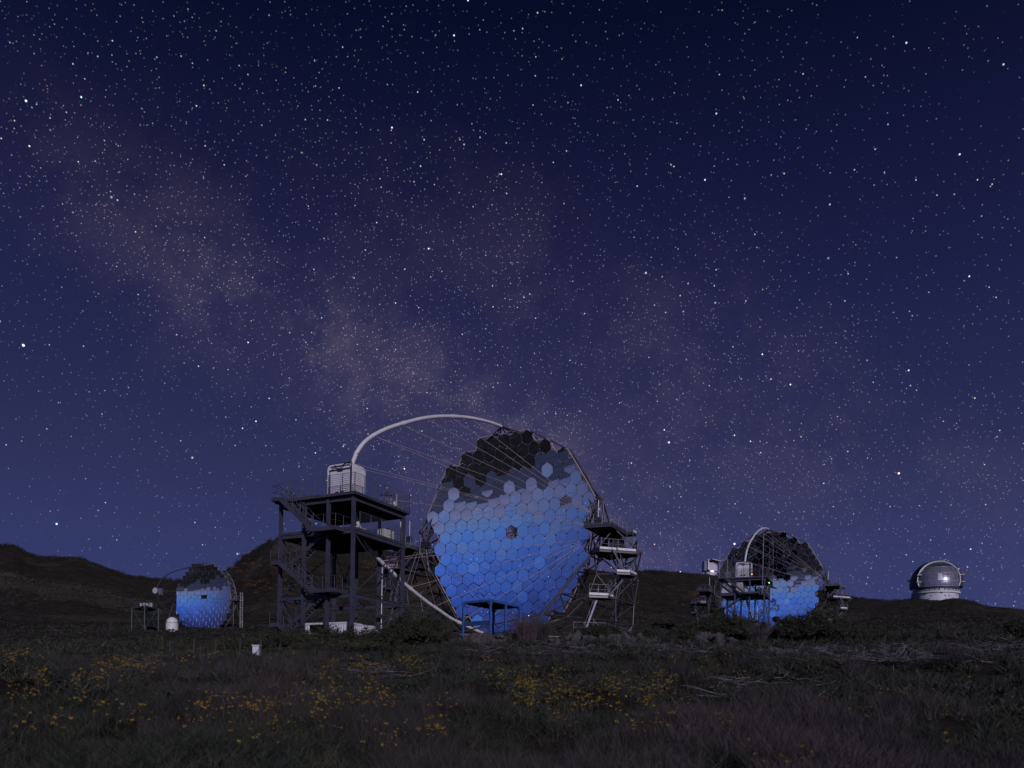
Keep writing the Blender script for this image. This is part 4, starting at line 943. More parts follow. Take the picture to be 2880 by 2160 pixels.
# pale utility box out in the field
ub = at(721, 1836, 33.0); gz = Gn(ub[0], ub[1])
o = thing('utility_box', 'small white utility box standing alone in the scrub below the tower', 'utility box', (ub[0], ub[1], gz - .1)); zz = ub[2] + 0.28 - gz + .1
MB().box((0, 0, zz / 2), (.26, .22, zz), 'cabin').build('housing', o); MB().box((0, 0, zz + .015), (.32, .27, .03), 'cream').build('lid', o); MB().box((0, -.114, zz * .6), (.2, .01, zz * .6), 'white').build('door', o)

# ================================================================== GREAT DOME ON THE RIGHT RIDGE
gY = 600.0; pm = gY / FPX
gc_ = at(2631, 1686, gY); g0 = np.array([gc_[0], gc_[1], gc_[2] - 3.0])
gd = thing('observatory_dome', 'big silvery dome with a pale arch rim on a white drum, on the ridge', 'observatory', g0)
zr = lambda row: 3.0 + (1686 - row) * pm
toC = unit(-gc_ * (1, 1, 0)); rgt = np.array([-toC[1], toC[0], 0]); rgt = rgt if rgt[0] > 0 else -rgt
def ringmesh(m, prof, k, n=72, a0=0, a1=2 * math.pi, smooth=True):
    A_ = np.linspace(a0, a1, n + 1); V = [(r_ * math.cos(a), r_ * math.sin(a), z) for r_, z in prof for a in A_]; w = n + 1
    return m.add(V, [(j * w + i, j * w + i + 1, (j + 1) * w + i + 1, (j + 1) * w + i) for j in range(len(prof) - 1) for i in range(n)], k, smooth)
ringmesh(MB(), [(57 * pm, -6), (57 * pm, zr(1672))], 'drum').build('drum_wall', gd)
ringmesh(MB(), [(57 * pm, zr(1673.5)), (61.5 * pm, zr(1673)), (61.5 * pm, zr(1668.5)), (59 * pm, zr(1668))], 'cream', smooth=False).build('ledge', gd)
ringmesh(MB(), [(61.5 * pm, zr(1681)), (62.5 * pm, zr(1681)), (62.5 * pm, zr(1678)), (57 * pm, zr(1678))], 'drum', 24, math.atan2(toC[1], toC[0]) - 2.1, math.atan2(toC[1], toC[0]) - 0.9, False).build('side_ledge', gd)
ringmesh(MB(), [(58 * pm, zr(1668.5)), (58 * pm, zr(1655))], 'dark').build('window_band', gd)
nwn = 30
for k in range(nwn):
    a = 2 * math.pi * (k + .5) / nwn; R_ = 58.4 * pm; c = np.array([R_ * math.cos(a), R_ * math.sin(a), zr(1661.7)]); nrm = np.array([math.cos(a), math.sin(a), 0]); tn = np.array([-nrm[1], nrm[0], 0])
    if nrm @ toC < -0.3: continue
    MB().box(c, (0.15, 2.1 + .8 * (k % 2), 9.2 * pm), 'alu2' if k % 2 else 'drum', (nrm, tn, np.array([0, 0, 1.]))).build('louvre_panel', gd)
ringmesh(MB(), [(59 * pm, zr(1655.5)), (61 * pm, zr(1654.8)), (61 * pm, zr(1652.8)), (58 * pm, zr(1652))], 'alu2', smooth=False).build('rotation_ring', gd)
RS = 67.5 * pm; zc_ = zr(1645); SC = np.array([0, 0, zc_])
dax = unit(toC * math.cos(math.radians(9)) + rgt * math.sin(math.radians(9)) + np.array([0, 0, 0.20])); ca_ = math.radians(51)
sx = unit(np.cross((0, 0, 1), dax)); sx = sx if sx @ rgt > 0 else -sx; sy = np.cross(dax, sx); sy = sy if sy[2] > 0 else -sy
# outer shell: sphere without the front cap and without what lies under the ring
n1, n2 = 96, 48; V, F = [], []
for j in range(n2 + 1):
    el = -0.145 + (math.pi / 2 + 0.145 - 0.01) * j / n2
    for i in range(n1): t_ = 2 * math.pi * i / n1; V.append((RS * math.cos(el) * math.cos(t_), RS * math.cos(el) * math.sin(t_), zc_ + RS * math.sin(el)))
for j in range(n2):
    for i in range(n1):
        q = (j * n1 + i, j * n1 + (i + 1) % n1, (j + 1) * n1 + (i + 1) % n1, (j + 1) * n1 + i); c = unit(sum(np.array(V[k]) - SC for k in q))
        if math.acos(max(-1, min(1, c @ dax))) > ca_ - 0.02: F.append(q)
MB().add(V, F, 'alud', True).build('outer_shell', gd)
m = MB(); pth = []
for k in range(61):
    a = math.radians(-38 + 256 * k / 60); p = SC + RS * 1.012 * (math.cos(ca_) * dax + math.sin(ca_) * (math.cos(a) * sx + math.sin(a) * sy)); pth.append(p)
pth = [p for p in pth if p[2] > zr(1657)]
m.path(pth, 0.38, 'cream', 8); rim_ = m.build('arch_rim', gd)
m = MB().path([SC + (p - SC) * 0.965 + dax * 0.0 for p in pth], 0.28, 'alu2', 6)
for k in range(2, len(pth) - 2, 2): m.tube(pth[k], SC + (pth[k] - SC) * 0.94 , 0.12, 'cream', 5)
m.build('inner_rim', gd)
def patch(a0, a1, l0, l1, R_, k, nm, tk=0.12):
    """curved panel in azimuth (about the dome axis, from the cap direction) and elevation"""
    az0 = math.atan2(dax[1], dax[0]); na, nl = 5, 3; V = []
    for rr_ in (R_, R_ - tk):
        for j in range(nl + 1):
            for i in range(na + 1):
                a = az0 + a0 + (a1 - a0) * i / na; l = l0 + (l1 - l0) * j / nl; V.append((rr_ * math.cos(l) * math.cos(a), rr_ * math.cos(l) * math.sin(a), zc_ + rr_ * math.sin(l)))
    w = na + 1; F = [(j * w + i, j * w + i + 1, (j + 1) * w + i + 1, (j + 1) * w + i) for j in range(nl) for i in range(na)]; o_ = (nl + 1) * w
    F += [(i, o_ + i, o_ + i + 1, i + 1) for i in range(na)] + [(nl * w + i, nl * w + i + 1, o_ + nl * w + i + 1, o_ + nl * w + i) for i in range(na)]
    F += [(j * w, (j + 1) * w, o_ + (j + 1) * w, o_ + j * w) for j in range(nl)] + [(j * w + na, o_ + j * w + na, o_ + (j + 1) * w + na, (j + 1) * w + na) for j in range(nl)]
    return MB().add(V, F, k, False).build(nm, gd)
els = [(-0.17, 0.04, 8, 'alu'), (0.055, 0.36, 9, 'alu'), (0.375, 0.70, 6, 'alu'), (0.715, 1.12, 4, 'alud')]
for bi, (l0, l1, n_, k) in enumerate(els):
    wid = [0.86, 0.88, 0.90, 0.95][bi]
    for i in range(n_):
        a0 = -wid + 2 * wid * i / n_; a1 = -wid + 2 * wid * (i + 1) / n_ - 0.008
        pr_ = RS * (0.955 + (0.006 if (i + bi) % 2 else 0)); patch(a0, a1, l0, l1 - 0.005, pr_, 'alu2' if (bi == 1 and i in (4,)) else k, 'shutter_panel')
V = []; F = []; n1, n2 = 40, 20; az0 = math.atan2(dax[1], dax[0])
for j in range(n2 + 1):
    for i in range(n1 + 1): a = az0 - 1.15 + 2.3 * i / n1; l = -0.3 + 1.8 * j / n2; V.append((RS * .93 * math.cos(l) * math.cos(a), RS * .93 * math.cos(l) * math.sin(a), zc_ + RS * .93 * math.sin(l)))
MB().add(V, [(j * (n1 + 1) + i, j * (n1 + 1) + i + 1, (j + 1) * (n1 + 1) + i + 1, (j + 1) * (n1 + 1) + i) for j in range(n2) for i in range(n1)], 'alud', True).build('inner_shell', gd)
for l in (0.705, 0.367, 0.046, -0.18):
    r_ = RS * 0.972 * math.cos(l); MB().path([(r_ * math.cos(a), r_ * math.sin(a), zc_ + RS * .972 * math.sin(l)) for a in np.linspace(az0 - 0.9, az0 + 0.9, 28)], 0.14, 'alu2', 6).build('rail', gd)
for row in (1623.5, 1643):
    for s_, l_ in ((1, 5.0), (-1, 3.0)):
        c = rgt * s_ * (RS * (0.90 if s_ > 0 else 0.62)) + toC * RS * (0.35 if s_ > 0 else .76); MB().box(c + (0, 0, zr(row)), (2.2, l_, .5), 'cream', (toC, rgt, np.array([0, 0, 1.]))).build('service_balcony', gd)
        if row > 1640 and s_ < 0: pass
m = MB(); c = rgt * RS * 1.04 + toC * RS * .3
m.tube(c + (0, 0, zr(1643)), c + (0, 0, zr(1620)), .12, 'truss', 6).tube(c + rgt * .9 + (0, 0, zr(1643)), c + rgt * .9 + (0, 0, zr(1620)), .12, 'truss', 6).tube(c + rgt * -1.4 + (0, 0, zr(1620)), c - rgt * 2.6 + (0, 0, zr(1600)), .25, 'truss', 6)
m.build('outer_ladder', gd)
MB().box(-rgt * RS * 1.02 + (0, 0, zr(1631)), (1.2, 2.0, 0.9), 'alud', (toC, rgt, np.array([0, 0, 1.]))).build('vent_box', gd)
for px_, row in ((2605, 1678), (2645, 1675.5), (2654, 1682), (2663, 1682), (2681, 1678), (2620, 1682)):
    x_ = (px_ - 2631) * pm; y_ = math.sqrt(max(0, (57 * pm) ** 2 - x_ * x_)); MB().box(rgt * x_ + toC * (y_ + .1) + (0, 0, zr(row)), (.3, 1.1, .45), 'pane', (toC, rgt, np.array([0, 0, 1.]))).build('window', gd)
# cable duct straight down the slope below it
dp = [on_ground(2631 - 27 * t_, 1690 + 92 * t_, 60, 700) for t_ in np.linspace(0.02, 1, 14)]
o = thing('hillside_duct', 'thin dark straight duct running down the slope below the big silvery dome', 'duct', dp[-1]); MB().path([p - dp[-1] + (0, 0, .4) for p in dp], 0.13, 'dark', 6).build('pipe', o)

# ================================================================== SMALL BOXY OBSERVATORY ON THE MIDDLE RIDGE
nY = 560.0; pn = nY / FPX; c_ = at(1999, 1626, nY); n0 = np.array([c_[0], c_[1], c_[2] - 2]); zn = lambda r_: 2 + (1626 - r_) * pn
no = thing('observatory_building', 'small boxy white observatory on a faceted drum, on the ridge left of the farther telescope', 'observatory', n0)
X_, Y_ = np.array([1., 0, 0]), np.array([0, 1., 0])
R_ = 18.2 * pn
for k in range(10):
    a0, a1 = 2 * math.pi * k / 10, 2 * math.pi * (k + 1) / 10 - .02; p, q = np.array([math.cos(a0), math.sin(a0), 0]) * R_, np.array([math.cos(a1), math.sin(a1), 0]) * R_
    MB().hexa([p + (0, 0, -2), q + (0, 0, -2), q * .9 + (0, 0, -2), p * .9 + (0, 0, -2), p + (0, 0, zn(1611)), q + (0, 0, zn(1611)), q * .9 + (0, 0, zn(1611)), p * .9 + (0, 0, zn(1611))], 'drum').build('drum_panel', no)
MB().tube((0, 0, zn(1611.3)), (0, 0, zn(1608)), R_ * .9, 'alud', 20).build('turntable_gap', no)
MB().box((0, -R_ * .9, zn(1609.6)), (2.0, .3, .5), 'lamp').build('lit_slot', no)
def xb(x0, x1, r0, r1, y0, y1, k, nm): MB().box(((x0 + x1) / 2 * pn, (y0 + y1) / 2, (zn(r0) + zn(r1)) / 2), (abs(x1 - x0) * pn, abs(y1 - y0), abs(zn(r0) - zn(r1))), k).build(nm, no)
ru = R_ * .93; pf_ = [(-8.5, -3.6), (3, -4.3), (9, -3.6), (16.5, -1.6)]
for k in range(3):
    (xa, ya), (xb2, yb) = pf_[k], pf_[k + 1]; P_ = [np.array([xa * pn, ya, 0]), np.array([xb2 * pn - .03, yb, 0]), np.array([xb2 * pn - .03, 3, 0]), np.array([xa * pn, 3, 0])]
    MB().hexa([p + (0, 0, zn(1608)) for p in P_] + [p + (0, 0, zn(1590 + k * .6)) for p in P_], 'drum').build('wall_panel', no)
    MB().hexa([p * (1, .93, 1) + (0, 0, zn(1589.7 + k * .6)) for p in P_] + [p * (1, .93, 1) + (0, 0, zn(1584 + k * .8)) for p in P_], 'cabin').build('upper_wall_panel', no)
xb(-12.5, -8.8, 1577.3, 1605, -3.9, 3.2, 'drum', 'end_wall'); xb(-12.4, 0, 1577.2, 1578.6, -4.4, 3.2, 'cream', 'roof_edge')
MB().beam((-9 * pn, -4.3, zn(1578)), (18 * pn, -2.2, zn(1582.5)), 7.6, .35, 'cream').build('roof', no)
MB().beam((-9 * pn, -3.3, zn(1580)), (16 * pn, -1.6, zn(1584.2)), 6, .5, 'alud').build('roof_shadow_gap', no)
xb(-22, -13, 1579.5, 1607, -2.2, 3.4, 'alud', 'shutter_block'); xb(-22.4, -19, 1580, 1607, -2.6, -2.2, 'dark', 'shutter_edge')
m = MB()
for k in range(3): m.tube((4 * pn + k * 1.6, -4.2, zn(1585)), (9 * pn + k * 1.4, -3.6, zn(1591 + k)), .12, 'black', 5)
m.tube((17 * pn, -1.5, zn(1584)), (18 * pn, -1.5, zn(1607)), .14, 'black', 6); m.build('external_ladder', no)
P_ = [np.array(v, float) for v in ((-58 * pn, -3, -3.3), (-17 * pn, -6.5, -2.5), (-17 * pn, 3, -2.5), (-58 * pn, 5, -3.3), (-54 * pn, -2, -0.7), (-17 * pn, -5.5, 2.0), (-17 * pn, 3, 4.2), (-50 * pn, 4, 1))]
MB().hexa(P_, 'drum').build('low_annex', no)
MB().add([P_[4] + (0, -.3, .08), P_[5] + (0, -.3, .08), P_[6] + (0, 0, .08), P_[7] + (0, 0, .08)], [(0, 1, 2, 3)], 'cream').build('annex_roof', no)

# ================================================================== ROCKS
def rock_mesh(seed):
    r = np.random.default_rng(seed); V, F = [], []
    import bmesh
    bm = bmesh.new(); bmesh.ops.create_icosphere(bm, subdivisions=2, radius=1)
    cuts = [unit(r.normal(size=3)) for _ in range(9)]; dd = r.uniform(0.55, 0.9, 9)
    for v in bm.verts:
        p = np.array(v.co)
        for c, d in zip(cuts, dd):
            k = p @ c
            if k > d: p = p - c * (k - d)
        v.co = Vector(p * (1, 0.85, 0.72) + r.normal(0, 0.02, 3))
    bmesh.ops.triangulate(bm, faces=bm.faces); me = bpy.data.meshes.new('rock'); bm.to_mesh(me); bm.free(); me.materials.append(MT['rock']); return me
RK = [rock_mesh(s) for s in range(7)]
def rockpile(label, x0, x1, top, bot, dist, n, smin, smax):
    c = on_ground((x0 + x1) / 2, bot, dist - 12, dist + 8); o = thing('rock_pile', label, 'rocks', c, 0, 'rock piles along the crest')
    for k in range(n):
        px = rnd.uniform(x0, x1); edge = 1 - abs((px - (x0 + x1) / 2) / ((x1 - x0) / 2)) ** 3
        row = bot + (top - bot) * rnd.random() ** 0.8 * (0.35 + 0.65 * edge); s = rnd.uniform(smin, smax); Y = dist + rnd.uniform(-2.0, 1.5)
        p = at(px, row, Y); gz_ = Gn(p[0], p[1]); p[2] = min(max(p[2], gz_ + 0.02), gz_ + 1.1)
        r_ = link('rock', rnd.choice(RK), o, Vector(p - c)); r_.rotation_euler = [rnd.uniform(0, 6.28) for _ in range(3)]; f_ = rnd.uniform(.7, 1.25); r_.scale = (s * f_, s, s / f_)
rockpile('pile of dark basalt boulders in front of the blue steel shelter', 1285, 1500, 1788, 1835, 43, 110, 0.16, 0.42)
rockpile('low band of dark boulders below the right truss tower', 1520, 1860, 1790, 1822, 43, 110, 0.14, 0.40)
rockpile('cluster of grey stones left of the drooping pale grass tuft', 1935, 2070, 1786, 1818, 44, 46, 0.14, 0.34)
rockpile('few long stones at the far right of the crest', 2720, 2830, 1788, 1812, 40, 20, 0.12, 0.38)

# ================================================================== DEAD BRANCHES
def branch(px, row, label, L_, thick, seed):
    L_ *= 0.42; thick *= 0.6
    r = np.random.default_rng(seed); g = on_ground(px, row, 8, 60); o = thing('dead_branch', label, 'dead branch', g, r.uniform(-.4, .4), 'bleached dead branches on the ground'); m = MB()
    def grow(p, d, L2, th, lv):
        pts = [p]; n_ = 6
        for k in range(n_):
            d = unit(d + r.normal(0, 0.28, 3) * (1, .6, .5)); p = p + d * L2 / n_; p = np.array([p[0], p[1], max(p[2], 0.03)]); pts.append(p)
            if lv < 2 and r.random() < 0.6: grow(p, unit(d + r.normal(0, .7, 3) + (0, 0, .25)), L2 * .5, th * .55, lv + 1)
        m.path(pts, [th * (1 - .75 * k / n_) for k in range(n_ + 1)], 'wood', 5)
    for k in range(3): grow(np.array([r.uniform(-.3, .3) * L_, r.uniform(-.3, .3), .05]), unit(np.array([r.choice([-1, 1]), r.normal(0, .5), .10])), L_, thick, 0)
    m.build('limb', o)
for k, (px, row, lab, L_, th) in enumerate([(1400, 1832, 'bleached branch lying just below the boulders near the blue shelter', 1.1, .035), (1630, 1826, 'curly bleached branch below the right truss tower', 1.0, .03), (1765, 1838, 'long pale branch in the middle of the crest', 1.4, .04),
        (2110, 1846, 'short bleached branch under the drooping pale grass tuft', 1.1, .035), (2230, 1852, 'heap of pale crooked branches left of the round broom shrub foot', 1.6, .045), (2380, 1850, 'tangled driftwood-like branches right of the broom shrub', 1.9, .06),
        (2480, 1862, 'thin forked branches right of the driftwood tangle', 1.5, .04), (2590, 1858, 'pale branches scattered below the wind-swept grass', 1.5, .035), (2700, 1862, 'small bright twigs left of the long stones', 1.2, .03),
        (2800, 1842, 'bright twig litter beside the long stones', 1.3, .03), (2850, 1868, 'branch litter at the right picture edge', 1.3, .035), (1060, 1895, 'arched pale dead stems in the grass at centre left', 1.3, .025), (2480, 1945, 'bare bluish twigs sticking up in the right foreground', .9, .02),
        (2650, 1950, 'thin bleached twig at lower right, above the dark shrubs', .9, .022), (1850, 1836, 'short pale sticks on the crest right of the truss tower', 1.2, .03)]):
    branch(px, row, lab, L_, th, 60 + k)

# ================================================================== SHRUBS, GRASS CLUMPS
def shrub(px, row, Y, w, hgt, label, flowers=0.0, seed=0, dens=1.0, leafm='leaf', spiky=True):
    r = np.random.default_rng(seed); p = at(px, row, Y); p[2] = Gn(p[0], p[1]); o = thing('broom_shrub', label, 'shrub', p - (0, 0, .05), 0, 'broom shrubs along the crest')
    n_ = int(900 * dens); tips = []
    a = r.uniform(0, 6.28, n_); q = r.random(n_) ** .5; x = np.cos(a) * q * w / 2; y = np.sin(a) * q * w / 2 * .8
    lump = 0.75 + 0.25 * np.sin(x * 3.1 / w * 4 + seed) * np.cos(y * 2.7 / w * 4 + seed * 2)
    zt2 = hgt * np.sqrt(np.clip(1 - (q * .92) ** 2.2, 0, 1)) * lump * r.uniform(.75, 1.12, n_); z = zt2 * r.uniform(0.25, 1.0, n_) ** .6
    P = np.stack([x, y, np.maximum(z, .05)], 1); sc_ = r.uniform(.14, .30, n_) * (hgt / 1.6) ** .5
    mass('foliage', SPRIG, P, sc_, r.uniform(0, 6.28, n_), [leafm, 'leaf2'], parent=o, tilt=.5, matid=(r.random(n_) < .35).astype(int), kind=None)
    m = MB()
    for k in range(22):
        b_ = r.integers(0, n_); m.tube((P[b_, 0] * .15, P[b_, 1] * .15, 0), P[b_], .025, 'twig', 4, .008, False)
    m.build('stem', o)
    if flowers:
        nf_ = int(flowers); b_ = r.integers(0, n_, nf_); Pf = P[b_] + r.normal(0, .07, (nf_, 3)) + (0, -.05, .06)
        mass('blossom', FLW, Pf, r.uniform(.016, .034, nf_), r.uniform(0, 6.28, nf_), ['yellow', 'orange'], parent=o, matid=(r.random(nf_) < .35).astype(int), kind=None)
    return o
def T_sprig(seed):
    r = np.random.default_rng(seed); V, F = [], []
    for k in range(9):
        d = unit(r.normal(size=3) * (.8, .8, .5) + (0, 0, .75)); L2 = r.uniform(.6, 1.25); s_ = unit(np.cross(d, r.normal(size=3))) * r.uniform(.05, .10); b_ = len(V)
        V += [s_, -s_, d * L2]; F.append((b_, b_ + 1, b_ + 2))
        for q in range(3):
            c = d * L2 * r.uniform(.3, .95); e_ = unit(r.normal(size=3)); f_ = unit(np.cross(e_, r.normal(size=3))); b_ = len(V); ls = r.uniform(.10, .2); V += [c, c + e_ * ls, c + e_ * ls * .5 + f_ * ls * .35]; F.append((b_, b_ + 1, b_ + 2))
    return np.array(V), np.array(F), np.zeros(len(F), int)
SPRIG = [T_sprig(s) for s in range(6)]
for k, a in enumerate([
    (700, 1845, 45, 4.2, 1.0, 'low dark shrub at the left foot of the steel tower, dotted with few blossoms', 120),
    (835, 1842, 44, 3.6, 1.55, 'dark shrub hiding the left stair foot of the steel tower', 120),
    (940, 1842, 43, 3.4, 1.55, 'dark bushy shrub in front of the open white container', 170),
    (1040, 1842, 44, 2.8, 1.35, 'dark shrub in front of the second container, right of the open one', 120),
    (1165, 1838, 43, 3.9, 2.05, 'tall rounded broom full of yellow blossoms left of the blue shelter', 620),
    (1020, 1862, 37, 6.5, .7, 'low spreading broom with yellow blossoms in front of the containers', 420),
    (1440, 1792, 46, 1.4, 0.9, 'small dark shrub at the right corner of the blue shelter', 20),
    (1690, 1800, 46, 3.4, 1.35, 'dark spiky shrub growing under the right truss tower', 60),
    (1830, 1812, 46, 3.0, 1.0, 'low dark shrub right of the truss tower boulders', 60),
    (1925, 1812, 45, 2.2, 1.2, 'upright green shrub with yellow dots left of the grey stones', 90),
    (2030, 1796, 47, 3.9, 2.0, 'large dark shrub covering the foot of the farther steel tower', 40),
    (2110, 1800, 48, 2.2, 1.5, 'dark shrub between the farther steel tower and its mirror dish', 20),
    (2205, 1803, 48, 2.0, 1.15, 'ragged dark shrub under the glowing mirrors of the farther telescope', 20),
    (2300, 1828, 42, 4.6, 1.9, 'big rounded broom speckled yellow in front of the farther telescope', 420),
    (2230, 1815, 44, 3.0, 1.3, 'spreading dark broom at the left flank of the big rounded one', 110),
    (2460, 1820, 43, 2.8, 0.75, 'low shrub between the rounded broom and the wind-swept grass', 60),
    (2745, 1842, 38, 2.8, 0.65, 'low green cushion shrub below the long stones', 30),
    (2866, 1806, 40, 2.0, 1.25, 'green shrub with yellow dots at the right picture edge', 70)]):
    shrub(*a[:6], flowers=a[6], seed=100 + k, dens=max(.6, a[3] * a[4] / 4.2))
def clump(px, row, Y, n_, hgt, w, lean, label, mt, seed, wid=.022, dirx=0.0):
    r = np.random.default_rng(seed); p = at(px, row, Y); p[2] = Gn(p[0], p[1]); o = thing('grass_clump', label, 'grass clump', p, 0, 'tall grass clumps on the crest'); V, F = [], []
    for _ in range(n_):
        a = r.uniform(0, 6.28); o_ = np.array([math.cos(a), math.sin(a), 0]) * r.uniform(0, w * .25); L2 = hgt * r.uniform(.5, 1.1); d = np.array([math.cos(a) + dirx, math.sin(a), 0]); ln = lean * r.uniform(.1, 1) * L2; ph = r.uniform(0, 3.14); x = np.array([math.cos(ph), math.sin(ph) * .5, 0]) * wid / 2; b_ = len(V); sg = 5
        for k in range(sg + 1):
            t_ = k / sg; c = o_ + d * ln * t_ ** 1.8 + np.array([0, 0, L2 * (t_ - .30 * lean * t_ ** 3)]) + r.normal(0, .008, 3)
            if k < sg: V += [c - x * (1 - .7 * t_), c + x * (1 - .7 * t_)]
            else: V.append(c)
        for k in range(sg - 1): q = b_ + 2 * k; F += [(q, q + 1, q + 3, q + 2)]
        q = b_ + 2 * (sg - 1); F.append((q, q + 1, q + 2))
    MB().add(V, F, mt).build('blades', o)
clump(1480, 1846, 40.5, 900, 1.95, 1.7, .75, 'tall reddish plume of grass standing right of the blue shelter, before the mirrors', 'red', 1, wid=.012)
clump(1520, 1842, 41, 500, 1.5, 1.4, .5, 'paler grass plume leaning right beside the reddish one', 'straw2', 2)
clump(2135, 1838, 41, 380, 1.35, 1.3, .8, 'drooping pale grass tuft beneath the farther mirror telescope', 'straw', 3)
clump(2655, 1845, 40, 420, 1.3, 1.4, .9, 'wind-swept pale grass tuft leaning right, below the silvery dome', 'straw', 4, dirx=.5)
clump(2560, 1845, 40, 300, 1.0, 1.4, .9, 'duller grass tuft left of the wind-swept one', 'straw2', 5)
clump(2430, 1850, 39, 260, .8, 1.2, .9, 'short grey grass tuft right of the big rounded broom', 'straw2', 6)
clump(1875, 1850, 39, 260, .9, 1.2, .7, 'short tawny grass tuft at the foot of the upright green shrub', 'straw2', 7)

# ================================================================== GROUND COVER (nobody could count it)
def field(n, dmin, dmax, seed, bias=1.0, pxr=(-150, 3030)):
    r = np.random.default_rng(seed); u_ = r.random(n) ** bias; d = dmin * (dmax / dmin) ** u_; px = r.uniform(*pxr, n); th = np.arctan((px - 1440) / FPX); return d * np.sin(th), d * np.cos(th), d
NZ = lambda x, y, s, seed: fbm_grid(x, y, s, 3, seed)
x, y, d = field(44000, 3.0, 42, 21, .85); nz = NZ(x, y, 5.0, 31); pxx = 1440 + FPX * x / y
pale = np.exp(-((pxx - 2250) / 620) ** 2) * (d < 16) + 0.9 * np.exp(-((pxx - 740) / 170) ** 2) * (d > 14) * (d < 30) + 0.5 * (d < 9)      # where the pale dry grass stands
keep = nz + 0.45 * pale > 0.06 + 0.25 * np.clip((d - 26) / 12, 0, 1); x, y, d, nz, pale = x[keep], y[keep], d[keep], nz[keep], pale[keep]
P = np.stack([x, y, G(x, y) + rough(x, y) - .03], 1); hs = rng.uniform(.18, .44, len(x)) * (0.85 + .5 * np.clip(nz, -.2, .6) + .45 * pale)
mass('dry_grass', TUFT, P, np.stack([hs, hs, hs], 1), rng.uniform(0, 6.28, len(x)), ['straw', 'straw2'], 'tall fine dry grass waving over the foreground slope', tilt=.22, matid=(rng.random(len(x)) < .75 - .5 * pale).astype(int))
x, y, d = field(30000, 3.2, 46, 22, .85); nz = NZ(x, y, 4.0, 32); keep = nz < 0.35; x, y, d = x[keep], y[keep], d[keep]
P = np.stack([x, y, G(x, y) + rough(x, y) - .03], 1); hs = rng.uniform(.14, .38, len(x))
mass('green_herbs', TUFTW + SPRIG, P, np.stack([hs * 1.2, hs * 1.2, hs], 1), rng.uniform(0, 6.28, len(x)), ['grassg', 'leaf', 'leaf2'], 'dark leafy herbs between the grass', tilt=.3, matid=rng.integers(0, 3, len(x)), sub=np.where(d < 16, rng.integers(0, 5, len(x)), rng.integers(0, 11, len(x))))
# wild flowers in drifts
F_ = []
for x0, x1, y0, y1, n in ((1440, 1900, 1905, 1975, 1050), (900, 1110, 1915, 1980, 330), (520, 950, 1955, 2070, 560), (280, 470, 1838, 1888, 330), (0, 300, 1890, 2040, 330), (0, 150, 1835, 1870, 110), (470, 830, 1810, 1862, 260),
                          (1000, 1250, 1845, 1900, 300), (1340, 1640, 1842, 1900, 260), (1850, 2100, 1850, 1905, 200), (1180, 1300, 2020, 2070, 60), (1800, 1930, 1950, 2060, 130), (2400, 2760, 1880, 2020, 120), (0, 2880, 1860, 2140, 260), (800, 1100, 1860, 1960, 160), (1560, 1950, 1960, 2010, 140)):
    c_n = max(1, n // 15)
    for k in range(c_n):
        cx_, cy_ = rnd.uniform(x0, x1), rnd.uniform(y0, y1); g = on_ground(cx_, cy_, 4, 60, .42); dd = math.hypot(g[0], g[1])
        for q in range(rnd.choice((1, 2, 3, 5, 8, 14))): xx, yy = g[0] + rnd.gauss(0, .13), g[1] + rnd.gauss(0, .2); F_.append((xx, yy, Gn(xx, yy) + .42 + rnd.uniform(-.13, .12), rnd.uniform(.012, .036) * (1 + .006 * dd)))
F_ = np.array(F_); P = F_[:, :3]
mass('wildflowers', FLW, P, F_[:, 3], rng.uniform(0, 6.28, len(P)), ['yellow', 'orange'], 'drifts of small yellow and orange flowers in the foreground', matid=(rng.random(len(P)) < .4).astype(int))
st_ = P[::2]; S_ = np.stack([np.full(len(st_), .25), np.full(len(st_), .25), np.full(len(st_), .42)], 1)
mass('flower_stems', [T_tuft(2, 1.0, .05, .03, .15, 77)], st_ - (0, 0, .42), S_, rng.uniform(0, 6.28, len(st_)), ['leaf2'], 'thin stems under the flower drifts')
# scrub on the far slopes
r = np.random.default_rng(9); n = 30000; d = 42 * (780 / 42) ** (r.random(n) ** .8); px = r.uniform(-150, 3030, n); th = np.arctan((px - 1440) / FPX); x, y = d * np.sin(th), d * np.cos(th)
sd = np.interp(px, SDX, SDD); keep = (d < sd * 1.01); 
keep &= ~((np.hypot(x - CD[0], y - CD[1]) < 13)); keep &= ~((np.hypot(x + 16.5, y - 76.5) < 7)); keep &= ~((np.hypot(x - MC[0], y - MC[1]) < 11)); keep &= ~((np.hypot(x - C2[0], y - C2[1]) < 13))
left = (px < 500) & (d > 200); keep &= ~(left & (r.random(n) < .45))
x, y, d, px = x[keep], y[keep], d[keep], px[keep]; P = np.stack([x, y, G(x, y) + rough(x, y) - .12], 1); s = r.uniform(.35, .95, len(x)) * np.clip(d / 130, .45, 1.9)
mass('far_scrub', CLUMP, P, np.stack([s * 1.3, s * 1.3, s * .8], 1), r.uniform(0, 6.28, len(x)), ['scrub', 'scrub2', 'leaf'], 'low dark scrub covering the far slopes', matid=r.choice([0, 0, 0, 2, 1], len(x)))
# skyline bushes give the ridges their ragged edge
n = 2600; px = r.uniform(-100, 2980, n); sd = np.interp(px, SDX, SDD) * r.uniform(.975, 1.0, n); th = np.arctan((px - 1440) / FPX); x, y = sd * np.sin(th), sd * np.cos(th)
P = np.stack([x, y, G(x, y) + rough(x, y) - .3], 1); s = r.uniform(.5, 1.5, n) * sd / 400
ok = ~((px > 1930) & (px < 2025)) & ~((px > 2565) & (px < 2700)); P, s = P[ok], s[ok]
mass('ridge_scrub', CLUMP, P, np.stack([s * 1.5, s * 1.5, s * .9], 1), r.uniform(0, 6.28, len(P)), ['scrub'], 'dark bushes along the skyline of the ridges')
